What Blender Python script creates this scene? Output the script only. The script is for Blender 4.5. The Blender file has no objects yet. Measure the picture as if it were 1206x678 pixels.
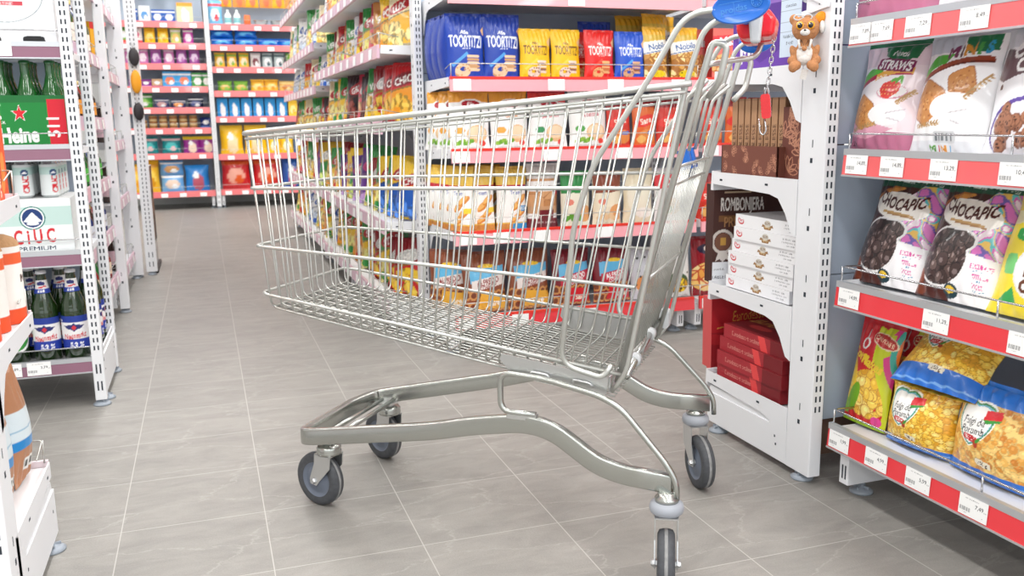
import bpy, math, random
import numpy as np
from mathutils import Vector, Matrix
PI = math.pi
SC = bpy.context.scene
COL = SC.collection
rnd = random.Random(7)

# ------------------------------------------------------------------ materials
def lin(c):
    c = np.asarray(c, float) / 255.0
    return np.where(c <= 0.04045, c / 12.92, ((c + 0.055) / 1.055) ** 2.4)

MATS = {}
def mat(name, col=None, rough=.5, metal=0., coat=0., bump=0., bscale=60., spec=.5, trans=0., ior=1.45, var=0., alpha=1.):
    if name in MATS: return MATS[name]
    m = bpy.data.materials.new(name); m.use_nodes = True
    nt = m.node_tree; b = nt.nodes['Principled BSDF']
    b.inputs['Roughness'].default_value = rough
    b.inputs['Metallic'].default_value = metal
    b.inputs['Coat Weight'].default_value = coat
    b.inputs['Specular IOR Level'].default_value = spec
    b.inputs['Transmission Weight'].default_value = trans
    b.inputs['IOR'].default_value = ior
    b.inputs['Alpha'].default_value = alpha
    tc = nt.nodes.new('ShaderNodeTexCoord')
    if col is None:
        a = nt.nodes.new('ShaderNodeAttribute'); a.attribute_name = 'Col'
        nt.links.new(a.outputs['Color'], b.inputs['Base Color'])
    else:
        l = [*lin(col), 1]
        b.inputs['Base Color'].default_value = l
        if var:
            n = nt.nodes.new('ShaderNodeTexNoise'); n.inputs['Scale'].default_value = bscale * .4; n.inputs['Detail'].default_value = 4
            r = nt.nodes.new('ShaderNodeValToRGB')
            r.color_ramp.elements[0].position = .3; r.color_ramp.elements[1].position = .7
            r.color_ramp.elements[0].color = [x * (1 - var) for x in l[:3]] + [1]
            r.color_ramp.elements[1].color = [min(1, x * (1 + var)) for x in l[:3]] + [1]
            nt.links.new(tc.outputs['Object'], n.inputs['Vector']); nt.links.new(n.outputs['Fac'], r.inputs['Fac'])
            nt.links.new(r.outputs['Color'], b.inputs['Base Color'])
    if bump:
        n = nt.nodes.new('ShaderNodeTexNoise'); n.inputs['Scale'].default_value = bscale; n.inputs['Detail'].default_value = 3
        bp = nt.nodes.new('ShaderNodeBump'); bp.inputs['Strength'].default_value = bump; bp.inputs['Distance'].default_value = .004
        nt.links.new(tc.outputs['Object'], n.inputs['Vector'])
        nt.links.new(n.outputs['Fac'], bp.inputs['Height']); nt.links.new(bp.outputs['Normal'], b.inputs['Normal'])
    MATS[name] = m
    return m

FILM = mat('printed_film', rough=.30, coat=.25, bump=.55, bscale=30)
CARD = mat('printed_card', rough=.55, bump=.05, bscale=200)
GLOSSCARD = mat('glossy_printed_card', rough=.3, coat=.3)
WHITE = mat('white_enamel', (232, 233, 236), .4, bump=.03, bscale=300)
GREYP = mat('blue_grey_panel', (170, 182, 198), .38, bump=.03, bscale=200)
SLOT = mat('dark_slot', (45, 52, 62), .8)
SILVER = mat('aluminium_lip', (205, 208, 212), .35, .6)
WIRE = mat('zinc_wire', (186, 187, 182), .3, .85, bump=.05, bscale=250)
RIMM = mat('lacquered_rim', (196, 197, 192), .3, .7, bump=.04, bscale=250)
ZINC = mat('zinc_tube', (184, 186, 181), .24, .95, bump=.02, bscale=120)
ZINC2 = mat('zinc_plate', (205, 206, 206), .3, .9, bump=.08, bscale=200)
CHROME = mat('chrome_wire', (200, 200, 202), .2, .95)
RUBBER = mat('grey_rubber', (72, 74, 78), .6, bump=.1, bscale=300, var=.15)
TREAD = mat('worn_tread', (138, 138, 138), .6, bump=.2, bscale=200, var=.2)
HUBM = mat('slate_plastic', (108, 116, 130), .45)
BLACK = mat('black_plastic', (25, 26, 28), .5)
PALE = mat('pale_blue_plastic', (160, 164, 172), .4)
BLUE = mat('blue_plastic', (24, 104, 200), .35, coat=.2)
BLUE2 = mat('blue_emboss', (70, 140, 215), .4)
REDP = mat('red_plastic', (222, 32, 40), .3, coat=.3)
GREYPL = mat('light_grey_plastic', (196, 198, 200), .4)
RAILRED = mat('red_rail', (232, 62, 70), .3, coat=.35)
RAILREDGLARE = mat('red_rail_glare', (240, 106, 108), .3, coat=.35)  # same red rail, with its reflected glare mixed into the colour
RAILPINKGLARE = mat('pink_glare_rail', (246, 168, 176), .3, coat=.4)  # red rail paled to pink: plastic cover reflection painted into the colour
RAILLILAC = mat('lilac_rail', (222, 186, 202), .35, coat=.2)
RAILFAR = mat('rose_rail', (236, 124, 126), .3, coat=.3)
RAILPLUM = mat('plum_rail', (142, 98, 118), .4, coat=.2)
RAILLINE = mat('red_line', (232, 60, 48), .35)
RAILWHITE = mat('pale_rail', (226, 214, 220), .4)
FOOTM = mat('blue_grey_foot', (150, 158, 168), .45)
GREENGLASS = mat('green_glass', (22, 46, 12), .06, coat=.6, spec=.8)
PALEGLASS = mat('emerald_glass', (24, 92, 34), .07, coat=.6, spec=.8)
YELGLASS = mat('amber_drink', (205, 170, 30), .1, coat=.5)
GOLD = mat('gold_foil', (214, 168, 60), .3, .7)
STEEL = mat('can_steel', (200, 205, 205), .25, .9)
PLUSH = mat('tan_plush', (198, 138, 92), .9, bump=.9, bscale=500, var=.12)
PLUSHW = mat('white_plush', (240, 236, 230), .9, bump=.8, bscale=500)
EYEY = mat('amber_eye', (238, 164, 30), .2, coat=.5)
EYEB = mat('black_eye', (15, 12, 12), .1, coat=.6)
ORANGEP = mat('orange_felt', (236, 150, 40), .9, bump=.5, bscale=400)
DARKM = mat('dark_plastic', (40, 36, 36), .45)

# ------------------------------------------------------------------ mesh builder
class MB:
    def __init__(s): s.v = []; s.f = []; s.m = []; s.c = []; s.s = []; s.n = 0; s.col = False
    def add(s, verts, faces, mi=0, col=None, smooth=False):
        verts = np.asarray(verts, float).reshape(-1, 3)
        s.v.append(verts); o = s.n
        s.f += [[i + o for i in f] for f in faces]
        s.m += [mi] * len(faces); s.s += [smooth] * len(faces)
        if col is None: c = np.full((len(verts), 3), 255.)
        else:
            s.col = True; c = np.asarray(col, float)
            if c.ndim == 1: c = np.tile(c, (len(verts), 1))
        s.c.append(c); s.n += len(verts); return s
    def box(s, a, b, mi=0, col=None, M=None):
        x0, y0, z0 = a; x1, y1, z1 = b
        v = [(x0,y0,z0),(x1,y0,z0),(x1,y1,z0),(x0,y1,z0),(x0,y0,z1),(x1,y0,z1),(x1,y1,z1),(x0,y1,z1)]
        if M is not None: v = [M @ Vector(p) for p in v]
        return s.add(v, [(0,3,2,1),(4,5,6,7),(0,1,5,4),(1,2,6,5),(2,3,7,6),(3,0,4,7)], mi, col)
    def rbox(s, a, b, r, mi=0, col=None, M=None, axis=2, seg=4):
        # box with rounded vertical (axis) edges
        a = np.array(a, float); b = np.array(b, float)
        i, j = [k for k in range(3) if k != axis]
        pts = []
        for cx, cy, t0 in ((b[i]-r, b[j]-r, 0), (a[i]+r, b[j]-r, 90), (a[i]+r, a[j]+r, 180), (b[i]-r, a[j]+r, 270)):
            for k in range(seg + 1):
                t = math.radians(t0 + 90 * k / seg); pts.append((cx + r * math.cos(t), cy + r * math.sin(t)))
        n = len(pts); V = []
        for z in (a[axis], b[axis]):
            for p in pts:
                q = [0, 0, 0]; q[i], q[j], q[axis] = p[0], p[1], z
                V.append(M @ Vector(q) if M is not None else q)
        F = [(k, (k+1) % n, (k+1) % n + n, k + n) for k in range(n)] + [tuple(range(n))[::-1], tuple(range(n, 2*n))]
        return s.add(V, F, mi, col)
    def tube(s, pts, r, n=8, mi=0, closed=False, prof=None, cap=True, col=None, up=None, smooth=True):
        P = [Vector(p) for p in pts]; N = len(P)
        if prof is None: prof = [(r * math.cos(2*PI*k/n), r * math.sin(2*PI*k/n)) for k in range(n)]
        n = len(prof); V = []; F = []; u = None
        for i in range(N):
            if closed: t = P[(i+1) % N] - P[i-1]
            else: t = P[min(i+1, N-1)] - P[max(i-1, 0)]
            t = t.normalized() if t.length > 1e-9 else Vector((0,0,1))
            if up is not None: u = up
            if u is None: u = Vector((0,0,1)) if abs(t.z) < .9 else Vector((1,0,0))
            w = t.cross(Vector(u)).normalized(); u2 = w.cross(t).normalized(); u = u2
            k = 1.0
            if 0 < i < N-1 or closed:
                d1 = (P[i] - P[i-1]).normalized(); c = max(.5, d1.dot(t)); k = 1 / c
            for a, b in prof: V.append(P[i] + w * a * (k if up is not None else 1) + u2 * b)
        for i in range(N if closed else N - 1):
            j = (i + 1) % N
            for k in range(n):
                F.append((i*n + k, i*n + (k+1) % n, j*n + (k+1) % n, j*n + k))
        if cap and not closed: F += [tuple(range(n))[::-1], tuple(range((N-1)*n, N*n))]
        return s.add(V, F, mi, col, smooth)
    def lathe(s, prof, n=24, mi=0, M=None, col=None, a0=0., a1=2*PI, smooth=True):
        full = abs(a1 - a0 - 2*PI) < 1e-6; V = []; F = []; m = n if full else n + 1
        for r, z in prof:
            for k in range(m):
                a = a0 + (a1 - a0) * k / n; p = Vector((r*math.cos(a), r*math.sin(a), z))
                V.append(M @ p if M is not None else p)
        for i in range(len(prof) - 1):
            for k in range(n):
                k2 = (k + 1) % m
                F.append((i*m + k, i*m + k2, (i+1)*m + k2, (i+1)*m + k))
        return s.add(V, F, mi, col, smooth)
    def prism(s, poly, fn, t, mi=0, col=None):
        n = len(poly); V = [fn(a, b, 0) for a, b in poly] + [fn(a, b, t) for a, b in poly]
        F = [tuple(range(n))[::-1], tuple(range(n, 2*n))] + [(k, (k+1) % n, (k+1) % n + n, k + n) for k in range(n)]
        return s.add(V, F, mi, col)
    def sphere(s, c, r, mi=0, n=16, col=None, M=None):
        r = (r, r, r) if np.isscalar(r) else r; V = []; F = []; h = n // 2
        for i in range(h + 1):
            t = PI * i / h
            for k in range(n):
                a = 2*PI*k/n; p = Vector((r[0]*math.sin(t)*math.cos(a), r[1]*math.sin(t)*math.sin(a), r[2]*math.cos(t)))
                if M is not None: p = M @ p
                V.append(Vector(c) + p)
        for i in range(h):
            for k in range(n): F.append((i*n + k, (i+1)*n + k, (i+1)*n + (k+1) % n, i*n + (k+1) % n))
        return s.add(V, F, mi, col, True)
    def grid(s, P, nu, nv, mi=0, col=None, flip=False, smooth=True):
        F = []
        for j in range(nv - 1):
            for i in range(nu - 1):
                q = (j*nu + i, j*nu + i + 1, (j+1)*nu + i + 1, (j+1)*nu + i); F.append(q[::-1] if flip else q)
        return s.add(P, F, mi, col, smooth)
    def mesh(s, name, mats):
        me = bpy.data.meshes.new(name)
        V = np.concatenate(s.v); me.from_pydata(V.tolist(), [], s.f)
        for m in (mats if isinstance(mats, (list, tuple)) else [mats]): me.materials.append(m)
        me.polygons.foreach_set('material_index', s.m); me.polygons.foreach_set('use_smooth', s.s)
        if s.col:
            a = me.color_attributes.new('Col', 'FLOAT_COLOR', 'POINT')
            C = np.ones((len(V), 4)); C[:, :3] = lin(np.clip(np.concatenate(s.c), 0, 255)); a.data.foreach_set('color', C.ravel().astype(np.float32))
        me.update(); return me
    def build(s, name, mats, parent=None, loc=(0,0,0), rot=(0,0,0)):
        return obj(name, s.mesh(name, mats), parent, loc, rot)

def obj(name, me, parent=None, loc=(0,0,0), rot=(0,0,0)):
    o = bpy.data.objects.new(name, me); COL.objects.link(o)
    o.location = loc; o.rotation_euler = rot
    if parent is not None: o.parent = parent
    return o
def tag(o, label, cat, group=None):
    o['label'] = label; o['category'] = cat
    if group: o['group'] = group
    return o
def thing(name, label, cat, loc=(0,0,0), rz=0., group=None, rx=0.):
    o = bpy.data.objects.new(name, None); COL.objects.link(o); o.location = loc; o.rotation_euler = (rx, 0, rz); o.empty_display_size = .05
    return tag(o, label, cat, group)
KIDS = {}
def dup(root, loc, rz, label, group=None, rx=0.):
    r = root.copy(); COL.objects.link(r); r.location = loc; r.rotation_euler = (rx, 0, rz); r['label'] = label
    if group: r['group'] = group
    for ch in list(root.children):
        c = ch.copy(); COL.objects.link(c); c.parent = r
        for g in list(ch.children):
            d = g.copy(); COL.objects.link(d); d.parent = c
    return r
def fillet(pts, r, seg=5):
    P = [Vector(p) for p in pts]; out = [P[0]]
    for i in range(1, len(P) - 1):
        a = P[i-1] - P[i]; b = P[i+1] - P[i]; d = min(r, a.length*.49, b.length*.49)
        A = P[i] + a.normalized()*d; B = P[i] + b.normalized()*d
        for k in range(seg + 1):
            t = k/seg; out.append(A*(1-t)**2 + P[i]*2*t*(1-t) + B*t*t)
    return out + [P[-1]]
ORD = 'first second third fourth fifth sixth seventh eighth ninth tenth eleventh twelfth thirteenth fourteenth fifteenth sixteenth'.split()

# ------------------------------------------------------------------ print designs
GLY = {}
def glyph(s, bold=0.):
    key = (s, bold)
    if key in GLY: return GLY[key]
    cu = bpy.data.curves.new('lettering', 'FONT'); cu.body = s; cu.offset = bold; cu.resolution_u = 3; cu.align_x = 'CENTER'
    ob = bpy.data.objects.new('lettering', cu); me = bpy.data.meshes.new_from_object(ob)
    V = np.array([v.co[:2] for v in me.vertices]) if len(me.vertices) else np.zeros((1, 2))
    cnt = {}
    for p in me.polygons:
        for e in p.edge_keys: cnt[e] = cnt.get(e, 0) + 1
    E = np.array([(*V[a], *V[b]) for (a, b), c in cnt.items() if c == 1]) if cnt else np.zeros((0, 4))
    F = [tuple(p.vertices) for p in me.polygons]
    bpy.data.objects.remove(ob); bpy.data.curves.remove(cu)
    E = (E - np.array([0, .35, 0, .35])) / .7 if len(E) else E
    V = (V - np.array([0, .35])) / .7
    GLY[key] = (E, V, F); return GLY[key]
def evenodd(x, z, E):
    ins = np.zeros(len(x), bool)
    for x0, z0, x1, z1 in E:
        c = (z0 > z) != (z1 > z)
        if not c.any(): continue
        with np.errstate(divide='ignore', invalid='ignore'):
            ins ^= c & (x < (x1 - x0) * (z - z0) / (z1 - z0 + 1e-12) + x0)
    return ins
class P:
    """A print laid out in units of the pack's height: x centred, z from 0 at the bottom to 1."""
    def __init__(s, X, Z, base): s.X = X; s.Z = Z; s.C = np.tile(np.array(base, float), (len(X), 1))
    def put(s, m, c): s.C[m] = c; return s
    def rect(s, x0, z0, x1, z1, c): return s.put((s.X >= x0) & (s.X <= x1) & (s.Z >= z0) & (s.Z <= z1), c)
    def loc(s, cx, cz, rot):
        a = math.radians(rot); x = s.X - cx; z = s.Z - cz
        return x*math.cos(a) + z*math.sin(a), -x*math.sin(a) + z*math.cos(a)
    def ell(s, cx, cz, rx, rz, c, rot=0):
        x, z = s.loc(cx, cz, rot); return s.put((x/rx)**2 + (z/rz)**2 < 1, c)
    def rrect(s, cx, cz, w, h, c, rot=0, p=4):
        x, z = s.loc(cx, cz, rot); return s.put(np.abs(x/(w/2))**p + np.abs(z/(h/2))**p < 1, c)
    def heart(s, cx, cz, r, c, rot=0):
        x, z = s.loc(cx, cz, rot); x = x/r; z = z/r
        return s.put((x*x + (z - .15)**2*1.1 - .8*np.abs(x)*(z - .15)*1.1) < .72, c)
    def poly(s, pts, c):
        E = [(*pts[i], *pts[(i+1) % len(pts)]) for i in range(len(pts))]; return s.put(evenodd(s.X, s.Z, E), c)
    def band(s, x0, z0, x1, z1, w, c, sag=0.):
        d = np.array([x1 - x0, z1 - z0]); L = np.hypot(*d); d /= L
        t = (s.X - x0)*d[0] + (s.Z - z0)*d[1]; n = -(s.X - x0)*d[1] + (s.Z - z0)*d[0]
        n = n - sag*4*(t/L)*(1 - t/L); return s.put((t >= 0) & (t <= L) & (np.abs(n) < w/2), c)
    def text(s, body, cx, cz, h, c, rot=0, sx=1., bold=.0, shear=0., bend=0.):
        E, _, _ = glyph(body, bold)
        if not len(E): return s
        x, z = s.loc(cx, cz, rot); z = z - bend*x*x/h; z = z/h; x = x/(h*sx) - shear*z
        m = (np.abs(z) < 1) & (x > E[:, [0, 2]].min() - .1) & (x < E[:, [0, 2]].max() + .1)
        idx = np.nonzero(m)[0]
        if len(idx): s.C[idx[evenodd(x[idx], z[idx], E)]] = c
        return s
    def cells(s, m, n, cols, seed=1, edge=None, ew=.012):
        idx = np.nonzero(m)[0]
        if not len(idx): return s
        r = np.random.RandomState(seed); x = s.X[idx]; z = s.Z[idx]
        cx = r.uniform(x.min(), x.max(), n); cz = r.uniform(z.min(), z.max(), n)
        D = np.hypot((x[:, None] - cx), (z[:, None] - cz)*1.15); o = np.argpartition(D, 1, axis=1)[:, :2]
        d = np.take_along_axis(D, o, 1); o = np.where((d[:, 0] <= d[:, 1])[:, None], o, o[:, ::-1]); d = np.sort(d, 1)
        pal = np.array(cols, float)[r.randint(0, len(cols), n)]
        s.C[idx] = pal[o[:, 0]]
        if edge is not None: s.C[idx[(d[:, 1] - d[:, 0]) < ew]] = edge
        return s
    def flakes(s, m, n, r, cols, edge, hi, seed=1):
        idx = np.nonzero(m)[0]
        if not len(idx): return s
        R_ = np.random.RandomState(seed); x, z = s.X[idx], s.Z[idx]; C = s.C[idx]
        for k in range(n):
            cx, cz = R_.uniform(x.min(), x.max()), R_.uniform(z.min(), z.max()); a = R_.uniform(0, PI); q = R_.uniform(.55, 1)
            u = (x - cx)*math.cos(a) + (z - cz)*math.sin(a); v = -(x - cx)*math.sin(a) + (z - cz)*math.cos(a)
            rr = r*R_.uniform(.75, 1.2); d = (u/rr)**2 + (v/(rr*q))**2
            c = np.array(cols[R_.randint(len(cols))], float)
            C[d < 1] = edge; C[d < .74] = c; C[((u/rr - .15)**2 + (v/(rr*q) - .2)**2) < .10] = np.minimum(255, c + hi)  # last spot is a highlight painted onto each flake
        s.C[idx] = C; return s
    def inell(s, cx, cz, rx, rz, rot=0):
        x, z = s.loc(cx, cz, rot); return (x/rx)**2 + (z/rz)**2 < 1
    def inrect(s, x0, z0, x1, z1): return (s.X >= x0) & (s.X <= x1) & (s.Z >= z0) & (s.Z <= z1)

# ------------------------------------------------------------------ packs
def sheet(W, H, nu, nv, base, design):
    X, Z = np.meshgrid(np.linspace(-W/2, W/2, nu), np.linspace(0, H, nv)); X = X.ravel(); Z = Z.ravel()
    p = P(X/H, Z/H, base)
    if design: design(p)
    return X, Z, p.C
BAGS = {}
def bag_parts(key, W, H, T, base, design, nu, nv, back=None, seal=None, wr=1., top=.55):
    """pillow pack standing on its bottom seam; front faces -y"""
    if key in BAGS: return BAGS[key]
    r = np.random.RandomState(abs(hash(key)) % 9999 if False else sum(map(ord, key)) * 7 % 9999)
    X, Z, C = sheet(W, H, nu, nv, base, design)
    ks = [(r.uniform(-1, 1)*14/W*.3, r.uniform(-1, 1)*14/H*.3, r.uniform(0, 6.3), r.uniform(.3, 1)) for _ in range(7)]
    ks += [(r.uniform(-1, 1)*40/W*.3, r.uniform(-.4, .4)*30/H*.3, r.uniform(0, 6.3), r.uniform(.15, .4)) for _ in range(6)]
    def shape(X, Z, sgn):
        a = X/(W/2); b = Z/H
        prof = np.clip(np.sin(PI*np.clip(b*.97 + .015, 0, 1)), 0, 1)**top * (1.12 - .3*b)
        t = T/2*np.clip(1 - np.abs(a)**2.3, 0, 1)**.72*prof
        w = sum(A*np.sin(kx*X + kz*Z + ph) for kx, kz, ph, A in ks)/3.
        amp = wr*T*.075*(.35 + 1.1*np.abs(2*b - 1)**1.5)*np.clip(1 - np.abs(a)**4, 0, 1)
        # gathers running down from the top seam
        g = np.sin(X/W*(30 + ks[1][3]*22) + 3*np.sin(Z/H*5 + ks[2][2]))*np.exp(-((1 - b)/.16)) + np.sin(X/W*38)*np.exp(-(b/.12))
        y = sgn*np.maximum(t + amp*(w + .7*g)*(np.minimum(b, 1 - b)*20).clip(0, 1), .0006)
        x = X*(1 - .055*np.sin(PI*b)**.8 - .02*np.sin(9*b + ks[0][2]))
        return np.stack([x, y, Z], 1)
    m = MB(); m.grid(shape(X, Z, -1), nu, nv, 0, C)
    n2, v2 = max(6, nu//4), max(8, nv//4)
    Xb, Zb = np.meshgrid(np.linspace(-W/2, W/2, n2), np.linspace(0, H, v2))
    m.grid(shape(Xb.ravel(), Zb.ravel(), 1), n2, v2, 0, np.array(back if back is not None else base, float), flip=True)
    out = [('pack', m.mesh('pack', FILM))]
    if seal is not None:
        for nm, z0, z1 in (('top_seal', H, H*1.045), ('bottom_seal', -.0, H*.0)):
            if z1 <= z0: continue
            q = MB(); k = max(10, nu//2)
            xs = np.linspace(-W/2, W/2, k)*.985; ys = .0025*np.sin(xs/W*21 + ks[0][2]) * (1 if nm == 'top_seal' else 0)
            pts = [(x, y*f - .0008, z) for f, z in ((0, z0 - .002), (.6, (z0 + z1)/2), (1, z1)) for x, y in zip(xs, ys)]
            q.grid(pts, k, 3, 0, np.array(seal, float))
            pts = [(x, y + .0016, z) for x, y, z in pts]; q.grid(pts, k, 3, 0, np.array(seal, float), flip=True)
            out.append((nm, q.mesh(nm, FILM)))
    BAGS[key] = out; return out
def rest(o, me, z, eps=.0006):
    R_ = o.rotation_euler.to_matrix(); V = np.empty(len(me.vertices)*3); me.vertices.foreach_get('co', V); V = V.reshape(-1, 3)*np.array(o.scale)
    o.location.z = z - float((V @ np.array(R_[2])).min()) + eps
def put_bag(parts, name, label, cat, loc, rz=0., rx=0., group=None, sc=None):
    if len(parts) == 1:
        o = obj(name, parts[0][1], None, loc, (rx, 0, rz)); tag(o, label, cat, group)
    else:
        o = thing(name, label, cat, loc, rz, group, rx)
        for nm, me in parts: obj('film_body' if nm == 'pack' else nm, me, o)
    if sc: o.scale = sc
    rest(o, parts[0][1], loc[2])
    return o
BOXES = {}
def box_mesh(key, W, H, D, base, design=None, nu=2, nv=2, side=None, topc=None, topdesign=None, mt=None, is_open=False):
    if key in BOXES: return BOXES[key]
    m = MB(); X, Z, C = sheet(W, H, nu, nv, base, design)
    m.grid(np.stack([X, np.full_like(X, -D/2), Z], 1), nu, nv, 0, C, smooth=False)
    sd = np.array(side if side is not None else base, float); tp = np.array(topc if topc is not None else sd, float)
    w, d = W/2, D/2
    for q, c in (([(w,-d,0),(w,d,0),(w,d,H),(w,-d,H)], sd), ([(-w,d,0),(-w,-d,0),(-w,-d,H),(-w,d,H)], sd), ([(w,d,0),(-w,d,0),(-w,d,H),(w,d,H)], sd), ([(-w,d,0),(w,d,0),(w,-d,0),(-w,-d,0)], sd)):
        m.add(q, [(0,1,2,3)], 0, c)
    if topdesign:
        X, Z, C = sheet(W, D, 60, max(4, int(60*D/W)), tp, topdesign); n2 = max(4, int(60*D/W))
        m.grid(np.stack([X, Z - d, np.full_like(X, H)], 1), 60, n2, 0, C, smooth=False)
    elif not is_open: m.add([(-w,-d,H),(w,-d,H),(w,d,H),(-w,d,H)], [(0,1,2,3)], 0, tp)
    BOXES[key] = m.mesh('carton', mt or CARD); return BOXES[key]
def lathe_label(r, z0, z1, base, design, na=40, nz=24, a0=0, a1=2*PI):
    m = MB(); A, Z = np.meshgrid(np.linspace(a0, a1, na), np.linspace(z0, z1, nz)); A = A.ravel(); Z = Z.ravel()
    h = z1 - z0; p = P((A - PI)*r/h, (Z - z0)/h, base)
    if design: design(p)
    # angle PI is the front (-y)
    m.grid(np.stack([-r*np.sin(A)*-1*-1, r*np.cos(A), Z], 1), na, nz, 0, p.C)
    return m

# ------------------------------------------------------------------ camera
def camera():
    f, p, r, y = 1049.0, .1855, -.0129, .329
    fwd = Vector((math.sin(y)*math.cos(p), math.cos(y)*math.cos(p), -math.sin(p)))
    right = Vector((math.cos(y), -math.sin(y), 0)); up = right.cross(fwd)
    R = right*math.cos(r) + up*math.sin(r); U = -right*math.sin(r) + up*math.cos(r)
    M = Matrix((R, U, -fwd)).transposed().to_4x4(); M.translation = (0, 0, .863)
    c = bpy.data.cameras.new('camera'); o = bpy.data.objects.new('camera', c); COL.objects.link(o); o.matrix_world = M
    c.sensor_width = 36; c.sensor_fit = 'HORIZONTAL'; c.lens = f/1206*36; c.clip_start = .02
    c.dof.use_dof = True; c.dof.focus_distance = 1.95; c.dof.aperture_fstop = 7.0
    SC.camera = o
camera()

# ------------------------------------------------------------------ setting
def structure(name, m, mats, **k):
    o = m.build(name, mats, **k); o['kind'] = 'structure'; return o
def floor_material():
    m = bpy.data.materials.new('stone_tile'); m.use_nodes = True; nt = m.node_tree; L = nt.links.new; N = nt.nodes.new
    b = nt.nodes['Principled BSDF']; tc = N('ShaderNodeTexCoord')
    mp = N('ShaderNodeMapping'); mp.inputs['Location'].default_value = (.2249, -1.9735, 0); L(tc.outputs['Object'], mp.inputs['Vector'])
    br = N('ShaderNodeTexBrick'); br.offset = 0; br.squash = 1
    br.inputs['Scale'].default_value = 1; br.inputs['Brick Width'].default_value = .30; br.inputs['Row Height'].default_value = .2855
    br.inputs['Mortar Size'].default_value = .0012; br.inputs['Mortar Smooth'].default_value = .3
    br.inputs['Color1'].default_value = (.48, .48, .48, 1); br.inputs['Color2'].default_value = (.56, .56, .56, 1); br.inputs['Mortar'].default_value = (.5, .5, .5, 1)
    L(mp.outputs['Vector'], br.inputs['Vector'])
    # cleft veins running across the aisle
    st = N('ShaderNodeMapping'); st.inputs['Scale'].default_value = (3.2, 8, 1); st.inputs['Rotation'].default_value = (0, 0, .12); L(tc.outputs['Object'], st.inputs['Vector'])
    n1 = N('ShaderNodeTexNoise'); n1.inputs['Scale'].default_value = 2.2; n1.inputs['Detail'].default_value = 9; n1.inputs['Roughness'].default_value = .68; n1.inputs['Distortion'].default_value = .6
    L(st.outputs['Vector'], n1.inputs['Vector'])
    n2 = N('ShaderNodeTexNoise'); n2.inputs['Scale'].default_value = 90; n2.inputs['Detail'].default_value = 5; L(st.outputs['Vector'], n2.inputs['Vector'])
    r1 = N('ShaderNodeValToRGB'); e = r1.color_ramp.elements
    e[0].position = .25; e[0].color = [*lin((128, 125, 121)), 1]; e[1].position = .78; e[1].color = [*lin((155, 151, 146)), 1]
    x = e.new(.5); x.color = [*lin((142, 139, 134)), 1]
    L(n1.outputs['Fac'], r1.inputs['Fac'])
    mx = N('ShaderNodeMixRGB'); mx.blend_type = 'OVERLAY'; mx.inputs['Fac'].default_value = .28; L(r1.outputs['Color'], mx.inputs['Color1']); L(n2.outputs['Fac'], mx.inputs['Color2'])
    mt = N('ShaderNodeMixRGB'); mt.blend_type = 'OVERLAY'; mt.inputs['Fac'].default_value = .55; L(mx.outputs['Color'], mt.inputs['Color1']); L(br.outputs['Color'], mt.inputs['Color2'])
    # thin pale veins
    wv = N('ShaderNodeTexVoronoi'); wv.feature = 'DISTANCE_TO_EDGE'; wv.inputs['Scale'].default_value = 1.1
    nd = N('ShaderNodeMixRGB'); nd.inputs['Fac'].default_value = .35; L(st.outputs['Vector'], nd.inputs['Color1']); L(n1.outputs['Color'], nd.inputs['Color2']); L(nd.outputs['Color'], wv.inputs['Vector'])
    rv = N('ShaderNodeValToRGB'); rv.color_ramp.elements[0].color = (.5, .5, .5, 1); rv.color_ramp.elements[1].color = (0, 0, 0, 1); rv.color_ramp.elements[1].position = .012
    L(wv.outputs['Distance'], rv.inputs['Fac'])
    mv = N('ShaderNodeMixRGB'); mv.inputs['Color2'].default_value = [*lin((172, 169, 164)), 1]; L(rv.outputs['Color'], mv.inputs['Fac']); L(mt.outputs['Color'], mv.inputs['Color1'])
    mg = N('ShaderNodeMixRGB'); mg.inputs['Color2'].default_value = [*lin((184, 181, 176)), 1]; L(br.outputs['Fac'], mg.inputs['Fac']); L(mv.outputs['Color'], mg.inputs['Color1'])
    L(mg.outputs['Color'], b.inputs['Base Color'])
    b.inputs['Roughness'].default_value = .42; b.inputs['Specular IOR Level'].default_value = .4
    bp = N('ShaderNodeBump'); bp.inputs['Strength'].default_value = .22; bp.inputs['Distance'].default_value = .003; L(n2.outputs['Fac'], bp.inputs['Height']); L(bp.outputs['Normal'], b.inputs['Normal'])
    return m
structure('floor', MB().box((-5, -4, -.05), (7, 11.2, 0)), floor_material())
PLASTER = mat('plaster', (222, 222, 220), .8, bump=.05, bscale=80)
structure('ceiling', MB().box((-5, -4, 3.3), (7, 11.2, 3.4)), PLASTER)
structure('wall_back', MB().box((-5, 10.6, 0), (7, 10.75, 3.3)), PLASTER)
structure('wall_right', MB().box((7, -4, 0), (7.15, 11.2, 3.3)), PLASTER)
structure('wall_left', MB().box((-5.15, -4, 0), (-5, 11.2, 3.3)), PLASTER)

def lamp(x, y, sx, sy, w):
    l = bpy.data.lights.new('ceiling_lamp', 'AREA'); l.shape = 'RECTANGLE'; l.size = sx; l.size_y = sy; l.energy = w; l.color = (1, .985, .965)
    o = bpy.data.objects.new('ceiling_lamp', l); COL.objects.link(o); o.location = (x, y, 3.2)
LW = 50.
for x in (-2.6, -.1, 1.75, 3.6):
    for y in (-2.6, .2, 3.0, 5.8, 8.4): lamp(x, y, .35, 2.2, LW)
w = bpy.data.worlds.new('store_fill'); SC.world = w; w.use_nodes = True
w.node_tree.nodes['Background'].inputs['Color'].default_value = (.93, .97, 1, 1)
w.node_tree.nodes['Background'].inputs['Strength'].default_value = 1.9  # raised as added fill entering the open front, to brighten shaded shelf panels
SC.view_settings.view_transform = 'Standard'; SC.view_settings.look = 'None'; SC.view_settings.gamma = 1; SC.view_settings.exposure = -.15
SC.view_settings.use_curve_mapping = False

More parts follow.
